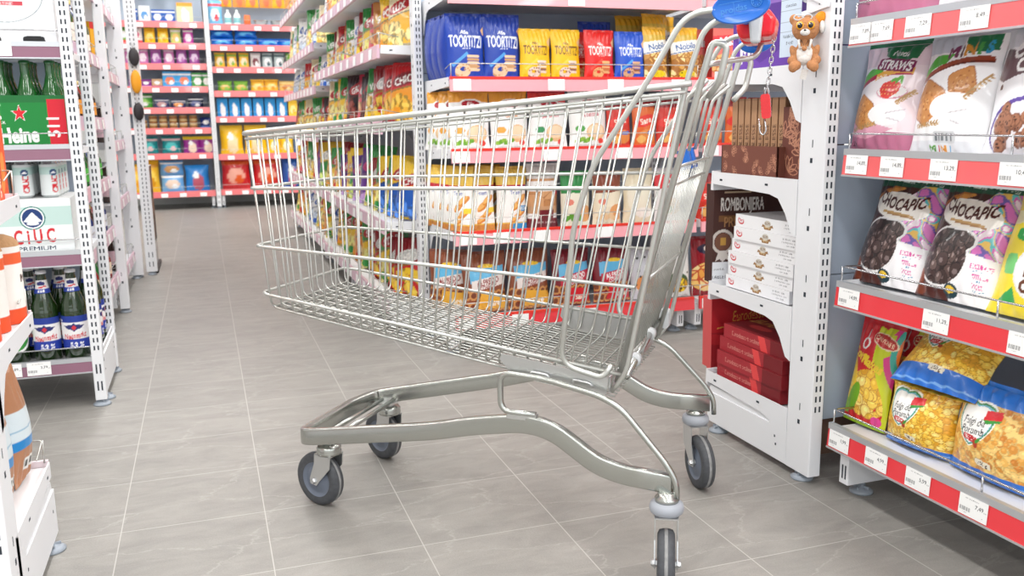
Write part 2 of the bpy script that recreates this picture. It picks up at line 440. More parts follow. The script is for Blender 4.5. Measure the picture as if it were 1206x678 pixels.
# ------------------------------------------------------------------ shopping cart (local: x forward, y to the shop-entrance side, z up)
def build_cart():
    root = thing('shopping_cart', 'empty wire shopping cart with blue handle ends standing in the aisle', 'shopping cart', (.922, 1.569, 0), math.radians(140.95))
    g = lambda u, v, z: (u, -v, z)
    G = lambda L: [g(*p) for p in L]
    lerp = lambda a, b, t: a + (b - a)*t
    ub0, ub1 = .11, .905
    wt = lambda t: lerp(.25, .193, t); wb = lambda t: lerp(.208, .168, t)
    zt = lambda t: lerp(.918, .840, t); zb = lambda t: lerp(.347, .466, t)
    ut = lambda t: lerp(-.025, .922, t); ub = lambda t: lerp(ub0, ub1, t)
    m = MB()
    n = 28
    for i in range(n):
        t = (i + .3)/(n - .4)
        pts = [(ut(t), -wt(t), zt(t)), (ub(t), -wb(t), zb(t)), (ub(t), wb(t), zb(t)), (ut(t), wt(t), zt(t))]
        m.tube(fillet(G(pts), .022, 4), .0020, 6)
    m.build('side_wire', WIRE, root)
    m = MB(); m2 = MB()
    for i in range(21):
        s = i/20*2 - 1; up = i % 2 == 0
        vb0, vb1 = s*.198, s*.158
        if up: m.tube(fillet(G([(ub0, vb0, .343), (.902, vb1, .462), (.922, s*.184, .840)]), .02, 4), .002, 6)
        else: m2.tube(G([(ub0, vb0, .343), (.9, vb1, .462)]), .0018, 6)
    m.build('front_wire', WIRE, root); m2.build('floor_wire', WIRE, root)
    def hoop(name, u0, w0, z0, u1, w1, z1, r, mt=RIMM):
        pts = [(u0, -w0, z0), (u1 - .0, -w1, z1), (u1, w1, z1), (u0, w0, z0)]
        return MB().tube(fillet(G(pts), .028, 6), r, 8).build(name, mt, root)
    hoop('basket_rim', -.03, .254, .921, .928, .197, .843, .0055)
    hoop('rim_under_wire', -.02, .2535, .907, .926, .196, .832, .003)
    hoop('hoop_wire', .022, .246, .744, .926, .1865, .727, .0036)
    hoop('hoop_wire', .066, .236, .564, .922, .184, .602, .0036)
    hoop('hoop_wire', .095, .215, .392, .915, .181, .497, .0036)
    # tray of pressed sheet under the rear of the basket
    m = MB()
    u0, u1 = .115, .335
    for s in (-1, 1):
        e_ = .018 if s > 0 else 0
        prof = [(.135, .346), (.122, .352), (.118, .384 + e_), (.336, .412 + e_), (.342, .400), (.318, .374), (.30, .367)]
        m.prism(prof, lambda a, b, t, s=s: g(a, s*(lerp(.214, .204, (a-.12)/.22) + t), b), .003)
        tr = m.build('tray_flange', ZINC2, root); m = MB()
        if s < 0: near_ = tr
    tr = near_
    q = MB()
    for a in (.15, .235):
        q.tube(fillet(G([(a, -.2175, .36 + (a-.12)*.1), (a+.004, -.2185, .368 + (a-.12)*.1), (a + .035, -.2185, .372 + (a-.12)*.1), (a + .04, -.2175, .364 + (a-.12)*.1)]), .004, 3), .003, 6)
    q.build('tray_slot_lip', ZINC2, tr)
    MB().box((.116, -.21, .352), (.120, .21, .384)).build('tray_end_plate', ZINC2, root)
    # handle arms and gate frames
    for s in (-1, 1):
        arm = [(-.10, s*.238, 1.040), (-.02, s*.258, 1.036), (.047, s*.26, .920), (.139, s*.262, .783), (.176, s*.258, .669), (.194, s*.245, .495), (.21, s*.225, .405), (.128, s*.222, .384), (.112, s*.216, .41)]
        MB().tube(fillet(G(arm), .035, 6), .0052, 10).build('handle_arm', RIMM, root)
        st = [(.112, s*.213, .358), (.083, s*.224, .396), (-.022, s*.238, .937), (-.047, s*.238, 1.012), (-.085, s*.236, 1.030)]
        MB().tube(fillet(G(st), .03, 6), .0048, 10).build('side_frame_tube', RIMM, root)
        lp = [(.105, s*.200, .372), (-.058, s*.218, .990), (-.083, s*.217, .985), (-.072, s*.214, .925), (-.05, s*.19, .90)]
        MB().tube(fillet(G(lp), .016, 6), .006, 10).build('gate_loop', RIMM, root)
    # swinging rear gate
    gate = MB()
    gp = lambda z, off=0.: .104 - .266*(z - .377) + off
    for i in range(19):
        v = -.187 + .374*i/18
        gate.tube(G([(gp(.385, .008), v, .385), (gp(.775, .008), v*1.05, .775)]), .0014, 6)
    gt = gate.build('rear_gate', WIRE, root)
    q = MB()
    for z in (.40, .565, .745, .778): MB().tube(G([(gp(z, .004), -.205, z), (gp(z, .004), .205, z)]), .003, 8).build('gate_rail', RIMM, gt)
    q = MB()
    for i in range(5):
        v = -.15 + .3*i/4
        q.tube(fillet(G([(-.045, v*1.1, .93), (-.01, v*1.1, .90), (.012, v*1.05, .80)]), .01, 4), .0036, 8)
    q.build('seat_flap_wire', RIMM, root)
    for v in (.02, .075):
        MB().rbox((-.012, -.011, -.02), (.012, .011, .02), .004).build('seat_flap_clip', BLUE, root, g(.022, v, .782), (0, .25, 0))
    bar = MB().tube(G([(.088, -.2, .386), (.106, .205, .408)]), .0075, 12).build('rear_crossbar', ZINC, root)
    for v in (-.10, .085):
        z = .397 + .05*v; M = Matrix.Translation(g(.097 + .04*v, v, z)) @ Matrix.Rotation(PI/2, 4, 'X')
        MB().lathe([(0, -.011), (.0125, -.011), (.0125, .011), (0, .011)], 16, 0, M).build('bushing', GREYPL, bar)
    MB().rbox((-.02, -.012, -.024), (.016, .012, .02), .008, axis=1).build('hinge_hook', GREYPL, root, g(.1, .212, .412))
    # rear loop carrying the lock
    MB().tube(fillet(G([(-.03, -.10, .958), (-.055, -.06, .966), (-.115, -.02, .974), (-.124, 0, 1.02)]), .02, 6), .0052, 10).build('lock_bracket_tube', RIMM, root)
    # chassis
    half = [(.843, .0, .166), (.846, .068, .166), (.822, .138, .169), (.80, .150, .173), (.5, .196, .2295), (.395, .206, .257), (.285, .217, .278), (.225, .223, .27), (.135, .232, .215), (.085, .237, .204), (-.012, .25, .203)]
    hn = [(.843, .0, .166), (.844, -.10, .166), (.842, -.160, .167), (.80, -.168, .174)] + [(u, -v, z) for u, v, z in half[4:]]
    pf = []
    for cx, cz, t0 in ((.0055, .0145, 0), (-.0055, .0145, 90), (-.0055, -.0145, 180), (.0055, -.0145, 270)):
        for k in range(4):
            t = math.radians(t0 + 30*k); pf.append((cx + .0042*math.cos(t), cz + .0042*math.sin(t)))
    path = fillet(hn[::-1], .035, 6)[:-1]; path2 = fillet(half, .035, 6)[1:]
    path = fillet(G(hn[::-1] + half[1:]), .04, 5)
    ch = MB().tube(path, 0, prof=pf, up=(0, 0, 1)).build('chassis', ZINC, root)
    for du in (0, .03):
        MB().tube(G([(.80 - du, -.155, .165), (.80 - du, .142, .165)]), .0058, 10).build('cross_rod', ZINC, root)
    # pad plates over the front swivels
    for s in (-1, 1):
        MB().rbox((-.026, -.022, 0), (.026, .022, .006), .006).build('swivel_plate', ZINC2, root, g(.787, s*.138, .158))
    for s in (-1, 1):
        k = s
        sp = [(.262, k*.222, .298), (.335, k*.222, .298), (.335, k*.222, .378), (.24, k*.229, .374), (.13, k*.24, .355), (.085, k*.245, .335), (.0, k*.255, .243), (-.02, k*.256, .21), (-.021, k*.256, .175)]
        t = MB().tube(fillet(G(sp), .025, 6), .006, 10).build('support_tube', ZINC, root)
        MB().box((-.03, -.007, -.008), (.03, .007, .004)).build('weld_tab', ZINC2, t, g(.29, k*.22, .294))
    # casters: swivel head, fork and wheel
    def caster(u, v, ang, rear):
        # ang: direction (cart frame, radians) in which the wheel trails from its swivel
        nm = 'rear_caster' if rear else 'front_caster'
        wx = .032
        M0 = Matrix.Translation(g(u, v, 0)) @ Matrix.Rotation(ang, 4, 'Z')
        R = .0625
        T = lambda p: M0 @ Vector(p)
        m = MB()
        for s in (-1, 1):
            ht = .146 if rear else .128
            poly = [(-.022, ht), (.026, ht), (.028, .105), (wx + .012, .066), (wx + .008, .054), (wx - .008, .052), (wx - .016, .062), (-.018, .098)]
            m.prism(poly, lambda a, b, t, s=s: T((a, s*(.0195 + t), b)), .0022)
        m.box((-.022, -.0217, ht - .002), (.026, .0217, ht + .001), M=M0)
        m.box((.014, -.016, .085), (.026, .016, .127), 1, M=M0) if not rear else None
        fk = m.build(nm, [ZINC2, BLACK], root)
        Mx = M0 @ Matrix.Translation((wx, 0, R)) @ Matrix.Rotation(PI/2, 4, 'X')
        tire = MB().lathe([(.041, -.0145), (.053, -.016), (.0605, -.0125), (.0625, -.005), (.0625, .005), (.0605, .0125), (.053, .016), (.041, .0145)], 48, 0, Mx)
        to = tire.build('tyre', RUBBER, fk)
        MB().lathe([(.0622, -.0032), (.0629, -.003), (.0629, .003), (.0622, .0032)], 48, 0, Mx).build('tread_stripe', TREAD, to)
        hb = MB()
        for s in (-1, 1):
            hb.lathe([(.0425, s*.0145), (.040, s*.0125), (.033, s*.0085), (.030, s*.0105), (.019, s*.0115), (.017, s*.0135), (0, s*.0135)], 40, 0, Mx)
        hb.build('hub', HUBM, fk)
        MB().lathe([(0, -.0275), (.006, -.0275), (.0075, -.024), (.0075, .024), (.006, .0275), (0, .0275)], 6, 0, Mx, smooth=False).build('axle_bolt', ZINC2, fk)
        MB_ = MB()
        if rear:
            MB_.lathe([(.0, .147), (.026, .147), (.0305, .151), (.0322, .158), (.0305, .166), (.024, .171), (0, .171)], 32, 0, M0)
            MB_.build('collar', PALE, fk)
            MB().lathe([(0, .171), (.022, .171), (.022, .178), (.017, .181), (.017, .188), (0, .188)], 24, 0, M0).build('stem', ZINC, fk)
        else:
            MB_.lathe([(0, .128), (.027, .128), (.028, .134), (.0265, .138), (.028, .143), (.024, .149), (.012, .152), (.012, .16), (0, .16)], 32, 0, M0)
            MB_.build('collar', ZINC, fk)
    caster(.783, -.145, -.22, False); caster(.784, .15, -.42, False)
    caster(-.003, -.255, 1.76, True); caster(.022, .258, 2.13, True)
    # handle with lock and coin chain
    MB().tube(G([(-.106, -.236, 1.040), (-.09, .236, 1.022)]), .011, 16).build('handle_bar', BLUE, root)
    lk = MB()
    prof = [(-.032, -.022), (.026, -.026), (.034, -.008), (.03, .018), (.01, .028), (-.022, .026), (-.036, .008)]
    lk.prism(prof, lambda a, b, t: g(-.118 + a, -.12 + t, 1.026 + b), .085)
    lo = lk.build('coin_lock', REDP, root)
    bv = lo.modifiers.new('round', 'BEVEL'); bv.width = .008; bv.segments = 3
    lk = MB(); lk.prism([(-.008, -.03), (.008, -.03), (.014, .02), (-.012, .02)], lambda a, b, t: g(-.120 + a, -.134 + t, 1.022 + b), .02)
    b2 = lk.build('lock_face', GREYPL, lo); bv = b2.modifiers.new('round', 'BEVEL'); bv.width = .004; bv.segments = 2
    lk = MB(); lk.prism([(a*.96, b*.96) for a, b in prof], lambda a, b, t: g(-.112 + a, -.028 + t, 1.023 + b), .07)
    b3 = lk.build('grip_sleeve', REDP, root); bv = b3.modifiers.new('round', 'BEVEL'); bv.width = .008; bv.segments = 3
    for s, rx, rz, c, tl in ((-1, .047, .027, (-.106, -.246, 1.041), 8), (1, .036, .0215, (-.088, .244, 1.021), 4)):
        e = MB(); N = 48
        Me = Matrix.Rotation(math.radians(tl)*1, 4, 'Y')
        for k0, (sc, y) in enumerate(((1, -.004), (1.0, .004))): pass
        rings = [(.0, -.006), (.90, -.006), (.93, -.0075), (.985, -.006), (1, -.002), (1, .004), (.94, .007), (.0, .007)]
        V = []; F = []
        for sc, y in rings:
            for k in range(N):
                a = 2*PI*k/N; V.append(Me @ Vector((rx*sc*math.cos(a), -y*s*-1, rz*sc*math.sin(a))))
        for i in range(len(rings) - 1):
            for k in range(N): F.append((i*N + k, i*N + (k+1) % N, (i+1)*N + (k+1) % N, (i+1)*N + k))
        e.add(V, F, 0, None, True)
        eo = e.build('handle_end_cap', BLUE, root, g(*c))
        if s < 0:
            # raised lettering; seen from the y+ side the text runs towards -x
            q = MB()
            def emb(body, cx, cz, h, sx=1):
                E_, V_, F_ = glyph(body, .01)
                P3 = [Me @ Vector((-(cx + p[0]*h*sx), .0072, cz + p[1]*h)) for p in V_]
                q.add(P3, F_)
            emb('pro', -.022, -.002, .010); emb('das', .001, -.001, .010)
            for x0, x1, z0, z1 in ((-.034, .012, .0085, .0092), (-.034, .012, -.0115, -.0108), (-.0105, -.0098, -.0115, .0092)):
                q.add([Me @ Vector((-x, .0072, z)) for x, z in ((x0, z0), (x1, z0), (x1, z1), (x0, z1))], [(0,1,2,3)])
            q.tube([Me @ Vector((-(.026 + .008*math.cos(a)), .0072, .003 + .0078*math.sin(a))) for a in np.linspace(0, 2*PI, 24, endpoint=False)], .0006, 6, closed=True)
            for a in np.linspace(0, 2*PI, 9, endpoint=False):
                q.lathe([(0, .0008), (.0011, .0008), (.0011, 0)], 6, 0, Matrix.Translation(Me @ Vector((-(.026 + .0055*math.cos(a)), .0066, .003 + .0053*math.sin(a)))) @ Matrix.Rotation(-PI/2, 4, 'X'))
            q.build('embossed_mark', BLUE2, eo)
    ch = MB(); A = Vector(g(-.148, -.04, 1.030)); B = Vector(g(-.136, -.04, .905)); N = 13
    for i in range(N):
        c = A.lerp(B, (i + .5)/N); d = (B - A).normalized(); w1 = Vector((0, 1, 0)) if i % 2 else Vector((.8, .6, 0)).normalized()
        if i % 2 == 0: w1 = Vector((1, .2, 0)).normalized()
        h = (B - A).length/N*.72
        pts = [c + d*(h*math.sin(a))*1.0 + w1*(.0035*math.cos(a)) for a in np.linspace(0, 2*PI, 14, endpoint=False)]
        ch.tube(pts, .0011, 6, closed=True)
    MB()
    co = ch.build('lock_chain', CHROME, root)
    k = MB()
    k.rbox((-.0085, -.0055, -.045), (.0085, .0055, 0), .005, axis=1)
    for z in (-.012, -.019, -.026, -.033): k.box((-.0092, -.0062, z - .0012), (.0092, .0062, z + .0012))
    key = k.build('coin_key', REDP, co, g(-.1335, -.04, .906), (0, .1, 0))
    MB().tube([(0, 0, .016), (.003, 0, .008), (.003, 0, 0), (-.003, 0, 0), (-.003, 0, .008)], .001, 6, closed=True).build('key_ring', CHROME, co, g(-.1345, -.04, .906))
    k = MB(); k.tube(fillet([(-.005, 0, 0), (-.006, 0, -.024), (0, 0, -.032), (.006, 0, -.024), (.005, 0, 0)], .008, 4), .0015, 6)
    k.build('coin_key_clip', CHROME, co, g(-.1295, -.04, .861), (0, .1, 0))
build_cart()

# ------------------------------------------------------------------ shelving
def upright_mesh(x0, y0, x1, y1, z1, faces='f', z0=.02, pitch=.025):
    m = MB(); m.rbox((x0, y0, z0), (x1, y1, z1), .003, seg=2)
    w = x1 - x0
    zs = np.arange(z0 + .16, z1 - .01, pitch)
    for z in np.arange(z0 + .12, z1, .155):
        ym = (y0 + y1)/2
        m.box((x0 - .0005, ym - .004, z), (x1 + .0005, ym + .004, z + .011), 1); m.box((x0 - .0005, ym + .001, z + .035), (x1 + .0005, ym + .0035, z + .052), 1)
    for cx in ((x0 + w*.34), (x0 + w*.68)):
        for z in zs:
            if 'f' in faces: m.box((cx - .0022, y0 - .0005, z), (cx + .0022, y0 + .001, z + .014), 1)
            if 'b' in faces: m.box((cx - .0022, y1 - .001, z), (cx + .0022, y1 + .0005, z + .014), 1)
        for z in (z0 + .03, z0 + .085):
            if 'f' in faces: m.box((cx - .0022, y0 - .0005, z), (cx + .0022, y0 + .001, z + .03), 1)
    return m
def foot(parent, x, y, h=.03):
    m = MB(); m.lathe([(0, 0), (.026, 0), (.027, .004), (.02, .009), (.009, .012), (.007, .013), (.007, h), (0, h)], 24)
    for a in (0, PI/2): m.box((-.018, -.0015, .004), (.018, .0015, .016), M=Matrix.Rotation(a + .4, 4, 'Z'))
    return m.build('levelling_foot', FOOTM, parent, (x, y, 0))
TICK = {}
def ticket_mesh(kind, price):
    k = (kind, price)
    if k in TICK: return TICK[k]
    W, H = .066, .040
    nu, nv = (100, 58) if kind else (2, 2)
    def d(p):
        a = W/H/2
        if not kind: return
        G = (70, 70, 74)
        p.text('PRODUS ALIMENTAR', -.1, .86, .06, G); p.text(price, .35, .60, .2, G, bold=.01); p.text('/buc', .68, .52, .07, (130, 130, 134))
        for i in range(14):
            p.rect(-.75 + i*.045, .22, -.75 + i*.045 + (.018 if i % 3 else .03), .42, (110, 110, 114))
        p.text('0 2 4 1 3', -.45, .14, .05, (120, 120, 124)); p.text('ron', .55, .2, .06, (150, 150, 154))
    X, Z, C = sheet(W, H, nu, nv, (248, 248, 247), d)
    m = MB(); m.grid(np.stack([X, np.full_like(X, -.0006), Z], 1), nu, nv, 0, C, smooth=False); m.box((-W/2, -.0004, 0), (W/2, .0004, H), 0, (248, 248, 247))
    TICK[k] = m.mesh('price_ticket', CARD); return TICK[k]
def bay(name, label, cat, loc, rz, W, D, levels, rail, group=None, posts=(), panel=(.13, 2.0), lineM=None, lip=None, guard=True, tickets=None, end_plate=None,
        legs=True, panel_seams=(), x0=.017, detail=0, strip=.052, rail_x1=None, panel_mat=None, base_legs_x=None, bracket_ends=(0, 1), panel_x=None, deck_cut=False):
    root = thing(name, label, cat, loc, rz, group)
    if panel:
        m = MB(); zs = [panel[0], *panel_seams, panel[1]]
        for a, b in zip(zs[:-1], zs[1:]): m.box(((panel_x or (.006, W - .032))[0], D, a + .0015), ((panel_x or (.006, W - .032))[1], D + .008, b - .0015))
        m.build('back_panel', panel_mat or GREYP, root)
    for (px0, py0, px1, py1, z1, faces) in posts:
        u = upright_mesh(px0, py0, px1, py1, z1, faces).build('upright', [WHITE, SLOT], root)
        foot(u, (px0 + px1)/2, (py0 + py1)/2)
    xe = rail_x1 or W
    for li, z in enumerate(levels):
        dx = min(xe, W - .036) if deck_cut else xe
        m = MB(); m.box((x0, .0145, z - .034), (dx, D - .002, z - .0132))
        sh = m.build('shelf', WHITE, root)
        m = MB(); ms = [rail]
        tl = .010
        prof = [(.0, z - strip), (.012, z - strip), (.012, z - .001), (.004, z - .001)]
        zt0 = z - (.014 if lip else .010 if lineM else 0)
        m.add([(x0, 0, z - strip), (xe, 0, z - strip), (xe, .0035, zt0), (x0, .0035, zt0), (x0, .012, z - strip), (xe, .012, z - strip), (xe, .012, zt0), (x0, .012, zt0)],
              [(0,1,2,3), (1,5,6,2), (4,0,3,7), (3,2,6,7), (5,4,7,6), (0,4,5,1)])
        m.build('price_rail', rail, sh)
        if lineM or lip:
            MB().box((x0, .0025, zt0), (xe, .014, z)).build('rail_lip', lineM or lip, sh)
            if lip: MB().box((x0, -.002, z - strip - .004), (xe, .006, z - strip)).build('rail_foot', lip, sh)
        if guard:
            q = MB(); r = .0021 if detail else .0018; gh = .032 if detail else .045
            q.tube(fillet([(x0 + .006, .09, z + .03), (x0 + .006, .012, z + gh), (xe - .006, .012, z + gh), (xe - .006, .09, z + .03)], .012, 4), r, 6)
            for x in (x0 + .006, x0 + .006 + (xe - x0 - .012)*.34, x0 + .006 + (xe - x0 - .012)*.67, xe - .006):
                q.tube([(x, .012, z - .004), (x, .012, z + gh)], r, 6)
            q.build('wire_guard', CHROME if detail else RIMM, sh)
        if li or not legs:
            for e in bracket_ends:
                xb = x0 - .004 if e == 0 else dx + .0005
                poly = [(.016, z - .002), (D - .002, z - .002), (D - .002, z - .135), (D - .02, z - .128), (D - .045, z - .085), (D - .075, z - .052), (D - .11, z - .044), (.016, z - .034)]
                q = MB(); q.prism(poly, lambda a, b, t, xb=xb: (xb + t, a, b), .003)
                for yy in (.05, D - .13): q.box((xb - .0004, yy, z - .024), (xb + .0036, yy + .012, z - .019), 1)
                q.build('bracket', [WHITE, SLOT], sh)
        if tickets:
            for x, pr in tickets[li % len(tickets)]:
                if x0 + .03 < x < xe - .03: obj('price_ticket', ticket_mesh(detail, pr), sh, (x, -.0012, z - strip + .003), (-.06, 0, 0))
    if legs:
        for x in (base_legs_x or (x0 - .014, xe - .018)):
            lg = MB(); z0 = .028; zt_ = levels[0] - .036
            lg.rbox((x, .022, z0), (x + .03, D - .01, zt_), .002, seg=2)
            for cx in (x + .009, x + .019): lg.box((cx, .0214, z0 + .012), (cx + .004, .023, z0 + .045), 1)
            lg.box((x - .0006, .10, z0 + .05), (x + .031, .112, z0 + .06), 1)
            lo = lg.build('base_leg', [WHITE, SLOT], root); foot(lo, x + .015, .075); foot(lo, x + .015, D - .06)
    if end_plate:
        for (xa, xb, ya, yb, za, zb) in end_plate:
            q = MB(); q.box((xa, ya, za), (xb, yb, zb)); q.prism([(ya, zb), (ya + .006, zb + .018), (yb, zb + .018), (yb, zb)], lambda a, b, t: (xa + t + .004, a, b), max(.004, xb - xa - .008))
            for yy, zz in ((ya + .03, (za + zb)*.55), (yb - .05, zb - .03), (yb - .045, zb - .05)):
                q.box((xa - .0005, yy, zz), (xb + .0005, yy + .005, zz + .006), 1)
            q.build('plinth_panel', [WHITE, SLOT], root)
            # feet under the plinth
            foot(root, (xa + xb)/2, ya + .05, .02)
    return root

# cereal shelving on the side, facing the aisle
CER = [.167, .501, .794, 1.067]
bay('cereal_shelving', 'white shelving bay with red price rails holding cereal bags', 'shelving', (1.326, 1.634, 0), -PI/2, 1.25, .42, CER, RAILREDGLARE,
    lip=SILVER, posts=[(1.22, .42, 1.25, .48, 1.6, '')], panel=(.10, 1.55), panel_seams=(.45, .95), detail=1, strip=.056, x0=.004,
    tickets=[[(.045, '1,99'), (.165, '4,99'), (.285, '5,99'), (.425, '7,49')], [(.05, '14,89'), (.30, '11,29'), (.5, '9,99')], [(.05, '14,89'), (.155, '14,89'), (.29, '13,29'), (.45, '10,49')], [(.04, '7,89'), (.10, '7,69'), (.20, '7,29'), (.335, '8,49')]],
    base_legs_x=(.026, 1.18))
# the two lowest rails stay plain red; the coral above has glare painted in
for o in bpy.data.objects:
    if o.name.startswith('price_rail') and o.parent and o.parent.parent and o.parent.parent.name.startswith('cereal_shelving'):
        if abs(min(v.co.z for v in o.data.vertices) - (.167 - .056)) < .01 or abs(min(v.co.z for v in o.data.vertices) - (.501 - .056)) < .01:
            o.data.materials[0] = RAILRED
# sweets shelving, seen from its open end
bay('sweets_shelving', 'white slotted shelving end with boxes of chocolates beside the cart', 'shelving', (2.306, 2.14, 0), PI, 1.0, .385, [.165, .418, .722, .985, 1.25], WHITE,
    posts=[(.966, .385, 1.0, .475, 1.75, 'fb'), (0, .385, .034, .475, 1.75, 'fb')], panel=None, guard=False, x0=.006, rail_x1=.996, legs=False,
    end_plate=[(.985, .999, .02, .385, .02, .105), (.0, .014, .02, .385, .02, .105)])
m = MB()
for a, b in ((.145, .50), (.50, .80), (.80, 1.02), (1.02, 1.7)): m.box((1.345, 1.700, a + .0015), (2.27, 1.708, b - .0015))
o = m.build('partition_panel', GREYP); tag(o, 'blue grey metal panel between the slotted post and the cereal shelves', 'panel')
m = MB(); m.box((1.345, 1.716, .05), (2.27, 1.724, .15)); o = m.build('kick_plate', mat('brown_kick', (110, 84, 70), .6)); tag(o, 'brown kick plate under the blue grey metal panel', 'panel')

# cracker and bread shelving facing the camera, two bays
BRD = [.15, .466, .766, 1.02, 1.32]
tk = [[(.06, ''), (.27, ''), (.55, ''), (.8, '')], [(.07, ''), (.2, ''), (.36, ''), (.62, ''), (.88, '')], [(.05, ''), (.4, ''), (.7, '')], [(.06, ''), (.42, ''), (.66, ''), (.93, '')], [(.5, '')]]
kw = dict(lineM=RAILLINE, tickets=tk, panel=(.046, 1.75), panel_seams=(.13, .6, 1.05), rail_x1=1.022, deck_cut=True, base_legs_x=(.006, .955))  # lowest panel strip added to block light from behind under the base shelf
bay('cracker_shelving', 'white shelving bay with glare-pink rails of crackers and bread behind the cart', 'shelving', (.828, 3.12, 0), 0, 1.03, .385, BRD, RAILPINKGLARE,
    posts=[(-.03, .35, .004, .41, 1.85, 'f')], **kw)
b2 = bay('cracker_shelving', 'white shelving bay with red rails partly hidden behind the chocolate boxes', 'shelving', (1.858, 3.12, 0), 0, 1.03, .385, BRD, RAILPINKGLARE,
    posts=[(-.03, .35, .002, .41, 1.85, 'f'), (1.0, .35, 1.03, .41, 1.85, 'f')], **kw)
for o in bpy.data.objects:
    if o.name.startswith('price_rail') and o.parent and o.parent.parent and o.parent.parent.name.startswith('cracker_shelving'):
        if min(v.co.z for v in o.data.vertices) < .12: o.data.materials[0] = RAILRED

# snack shelving running down the aisle, four bays
CHA = [.143, .468, .868, 1.162, 1.44]
CHB = [.143, .47, .80, 1.09, 1.345, 1.68]
tks = [[(.1, ''), (.3, ''), (.5, ''), (.7, ''), (.9, '')]]
for i, (yf, lv, lab) in enumerate(((4.605, CHA, 'snack shelving bay nearest the cart, lilac price rails, beside the cracker shelves'), (5.655, CHA, 'second snack shelving bay down the aisle, after the one beside the crackers'),
                                   (6.705, CHB, 'third snack shelving bay down the aisle, with six shelves'), (7.755, CHB, 'last snack shelving bay before the far pet food wall'))):
    bay('snack_shelving', lab, 'shelving', (.67, yf, 0), -PI/2, 1.05, .40, lv, RAILLILAC, group=None, posts=[(1.01, .41, 1.04, .45, 1.9, '')], panel=(.046, 1.95), panel_seams=(.12,), tickets=tks, x0=.006, rail_x1=1.044, panel_x=(.004, 1.006), base_legs_x=(.013, 1.0))  # panel carried down below the base shelf to keep light out from behind
# far pet food wall, two bays and a piece of a third
FL = [.19, .58, .835, 1.04, 1.25, 1.475, 1.675, 1.885]
FR = [.195, .56, .945, 1.205, 1.445, 1.665, 1.87]
tkf = [[(.1, ''), (.27, ''), (.5, ''), (.68, ''), (.88, '')], [(.15, ''), (.4, ''), (.62, ''), (.9, '')]]
for x, lv, lab in ((-.90, FL, 'far pet food shelving bay with eight narrow shelves, at the end of the aisle'), (.13, FR, 'far pet food shelving bay with blue packs, behind the front of the cart'), (1.16, FL, 'far shelving bay behind the snack aisle')):
    bay('pet_food_shelving', lab, 'shelving', (x, 9.85, 0), 0, 1.03, .42, lv, RAILFAR, posts=[(-.023, -.02, .022, .03, 2.5, 'f')], panel=(.12, 2.5), x0=.026, rail_x1=1.002, base_legs_x=(.03, .96), tickets=tkf, strip=.062)

# beer rack at the side
bay('beer_rack', 'white slotted rack with plum price rails holding beer bottles and cans', 'shelving', (-1.6, 2.962, 0), 0, 1.236, .42, [.158, .495, .812, 1.106, 1.42], RAILPLUM,
    lip=SILVER, posts=[(1.228, -.004, 1.261, .03, 1.85, 'f'), (1.228, .40, 1.261, .435, 1.85, 'f'), (-.033, -.004, 0, .03, 1.85, ''), (-.033, .40, 0, .435, 1.85, '')], legs=False, panel=(.12, 1.8), strip=.045,
    tickets=[[(1.08, '3,79'), (1.00, '3,89'), (.9, '')], [(.9, '')], [(.8, '')], [(1.07, ''), (.98, '')], [(.9, '')]], detail=1, end_plate=[(1.245, 1.258, .03, .40, .03, .15)], bracket_ends=(0,))
# drinks racks running down the aisle on the beer side
bay('drinks_rack', 'white rack with pale price rails just behind the beer rack', 'shelving', (-.405, 3.46, 0), PI/2, 1.0, .40, [.20, .415, .64, .90, 1.165, 1.45], RAILLILAC,
    posts=[(1.0, -.03, 1.045, .012, 1.85, ''), (1.0, .38, 1.045, .42, 1.85, '')], tickets=[[(.7, ''), (.9, ''), (.5, '')]], panel=(.1, 1.85))
bay('drinks_rack', 'half empty white rack with grey back panel, beyond the first drinks rack', 'shelving', (-.405, 4.52, 0), PI/2, .94, .40, [.16, .50, .79, 1.13, 1.45], RAILLILAC,
    posts=[(.945, -.035, .985, .045, 1.85, ''), (.986, -.03, 1.03, .02, 1.85, 'f')], tickets=[[(.5, ''), (.8, '')]], panel=(.1, 1.85))
# the small display end in the near corner
bay('coffee_rack', 'white slotted display end in the near corner with coffee bags and tubs', 'shelving', (-.346, 1.985, 0), PI, .9, .385, [.182, .50, .735], RAILWHITE,
    posts=[(0, .36, .034, .44, 1.85, 'b'), (.86, .36, .894, .44, 1.85, 'b')], legs=False, panel=None, x0=.004, end_plate=[(.001, .014, .0, .36, .02, .115), (.88, .893, .0, .36, .02, .115)], strip=.03)

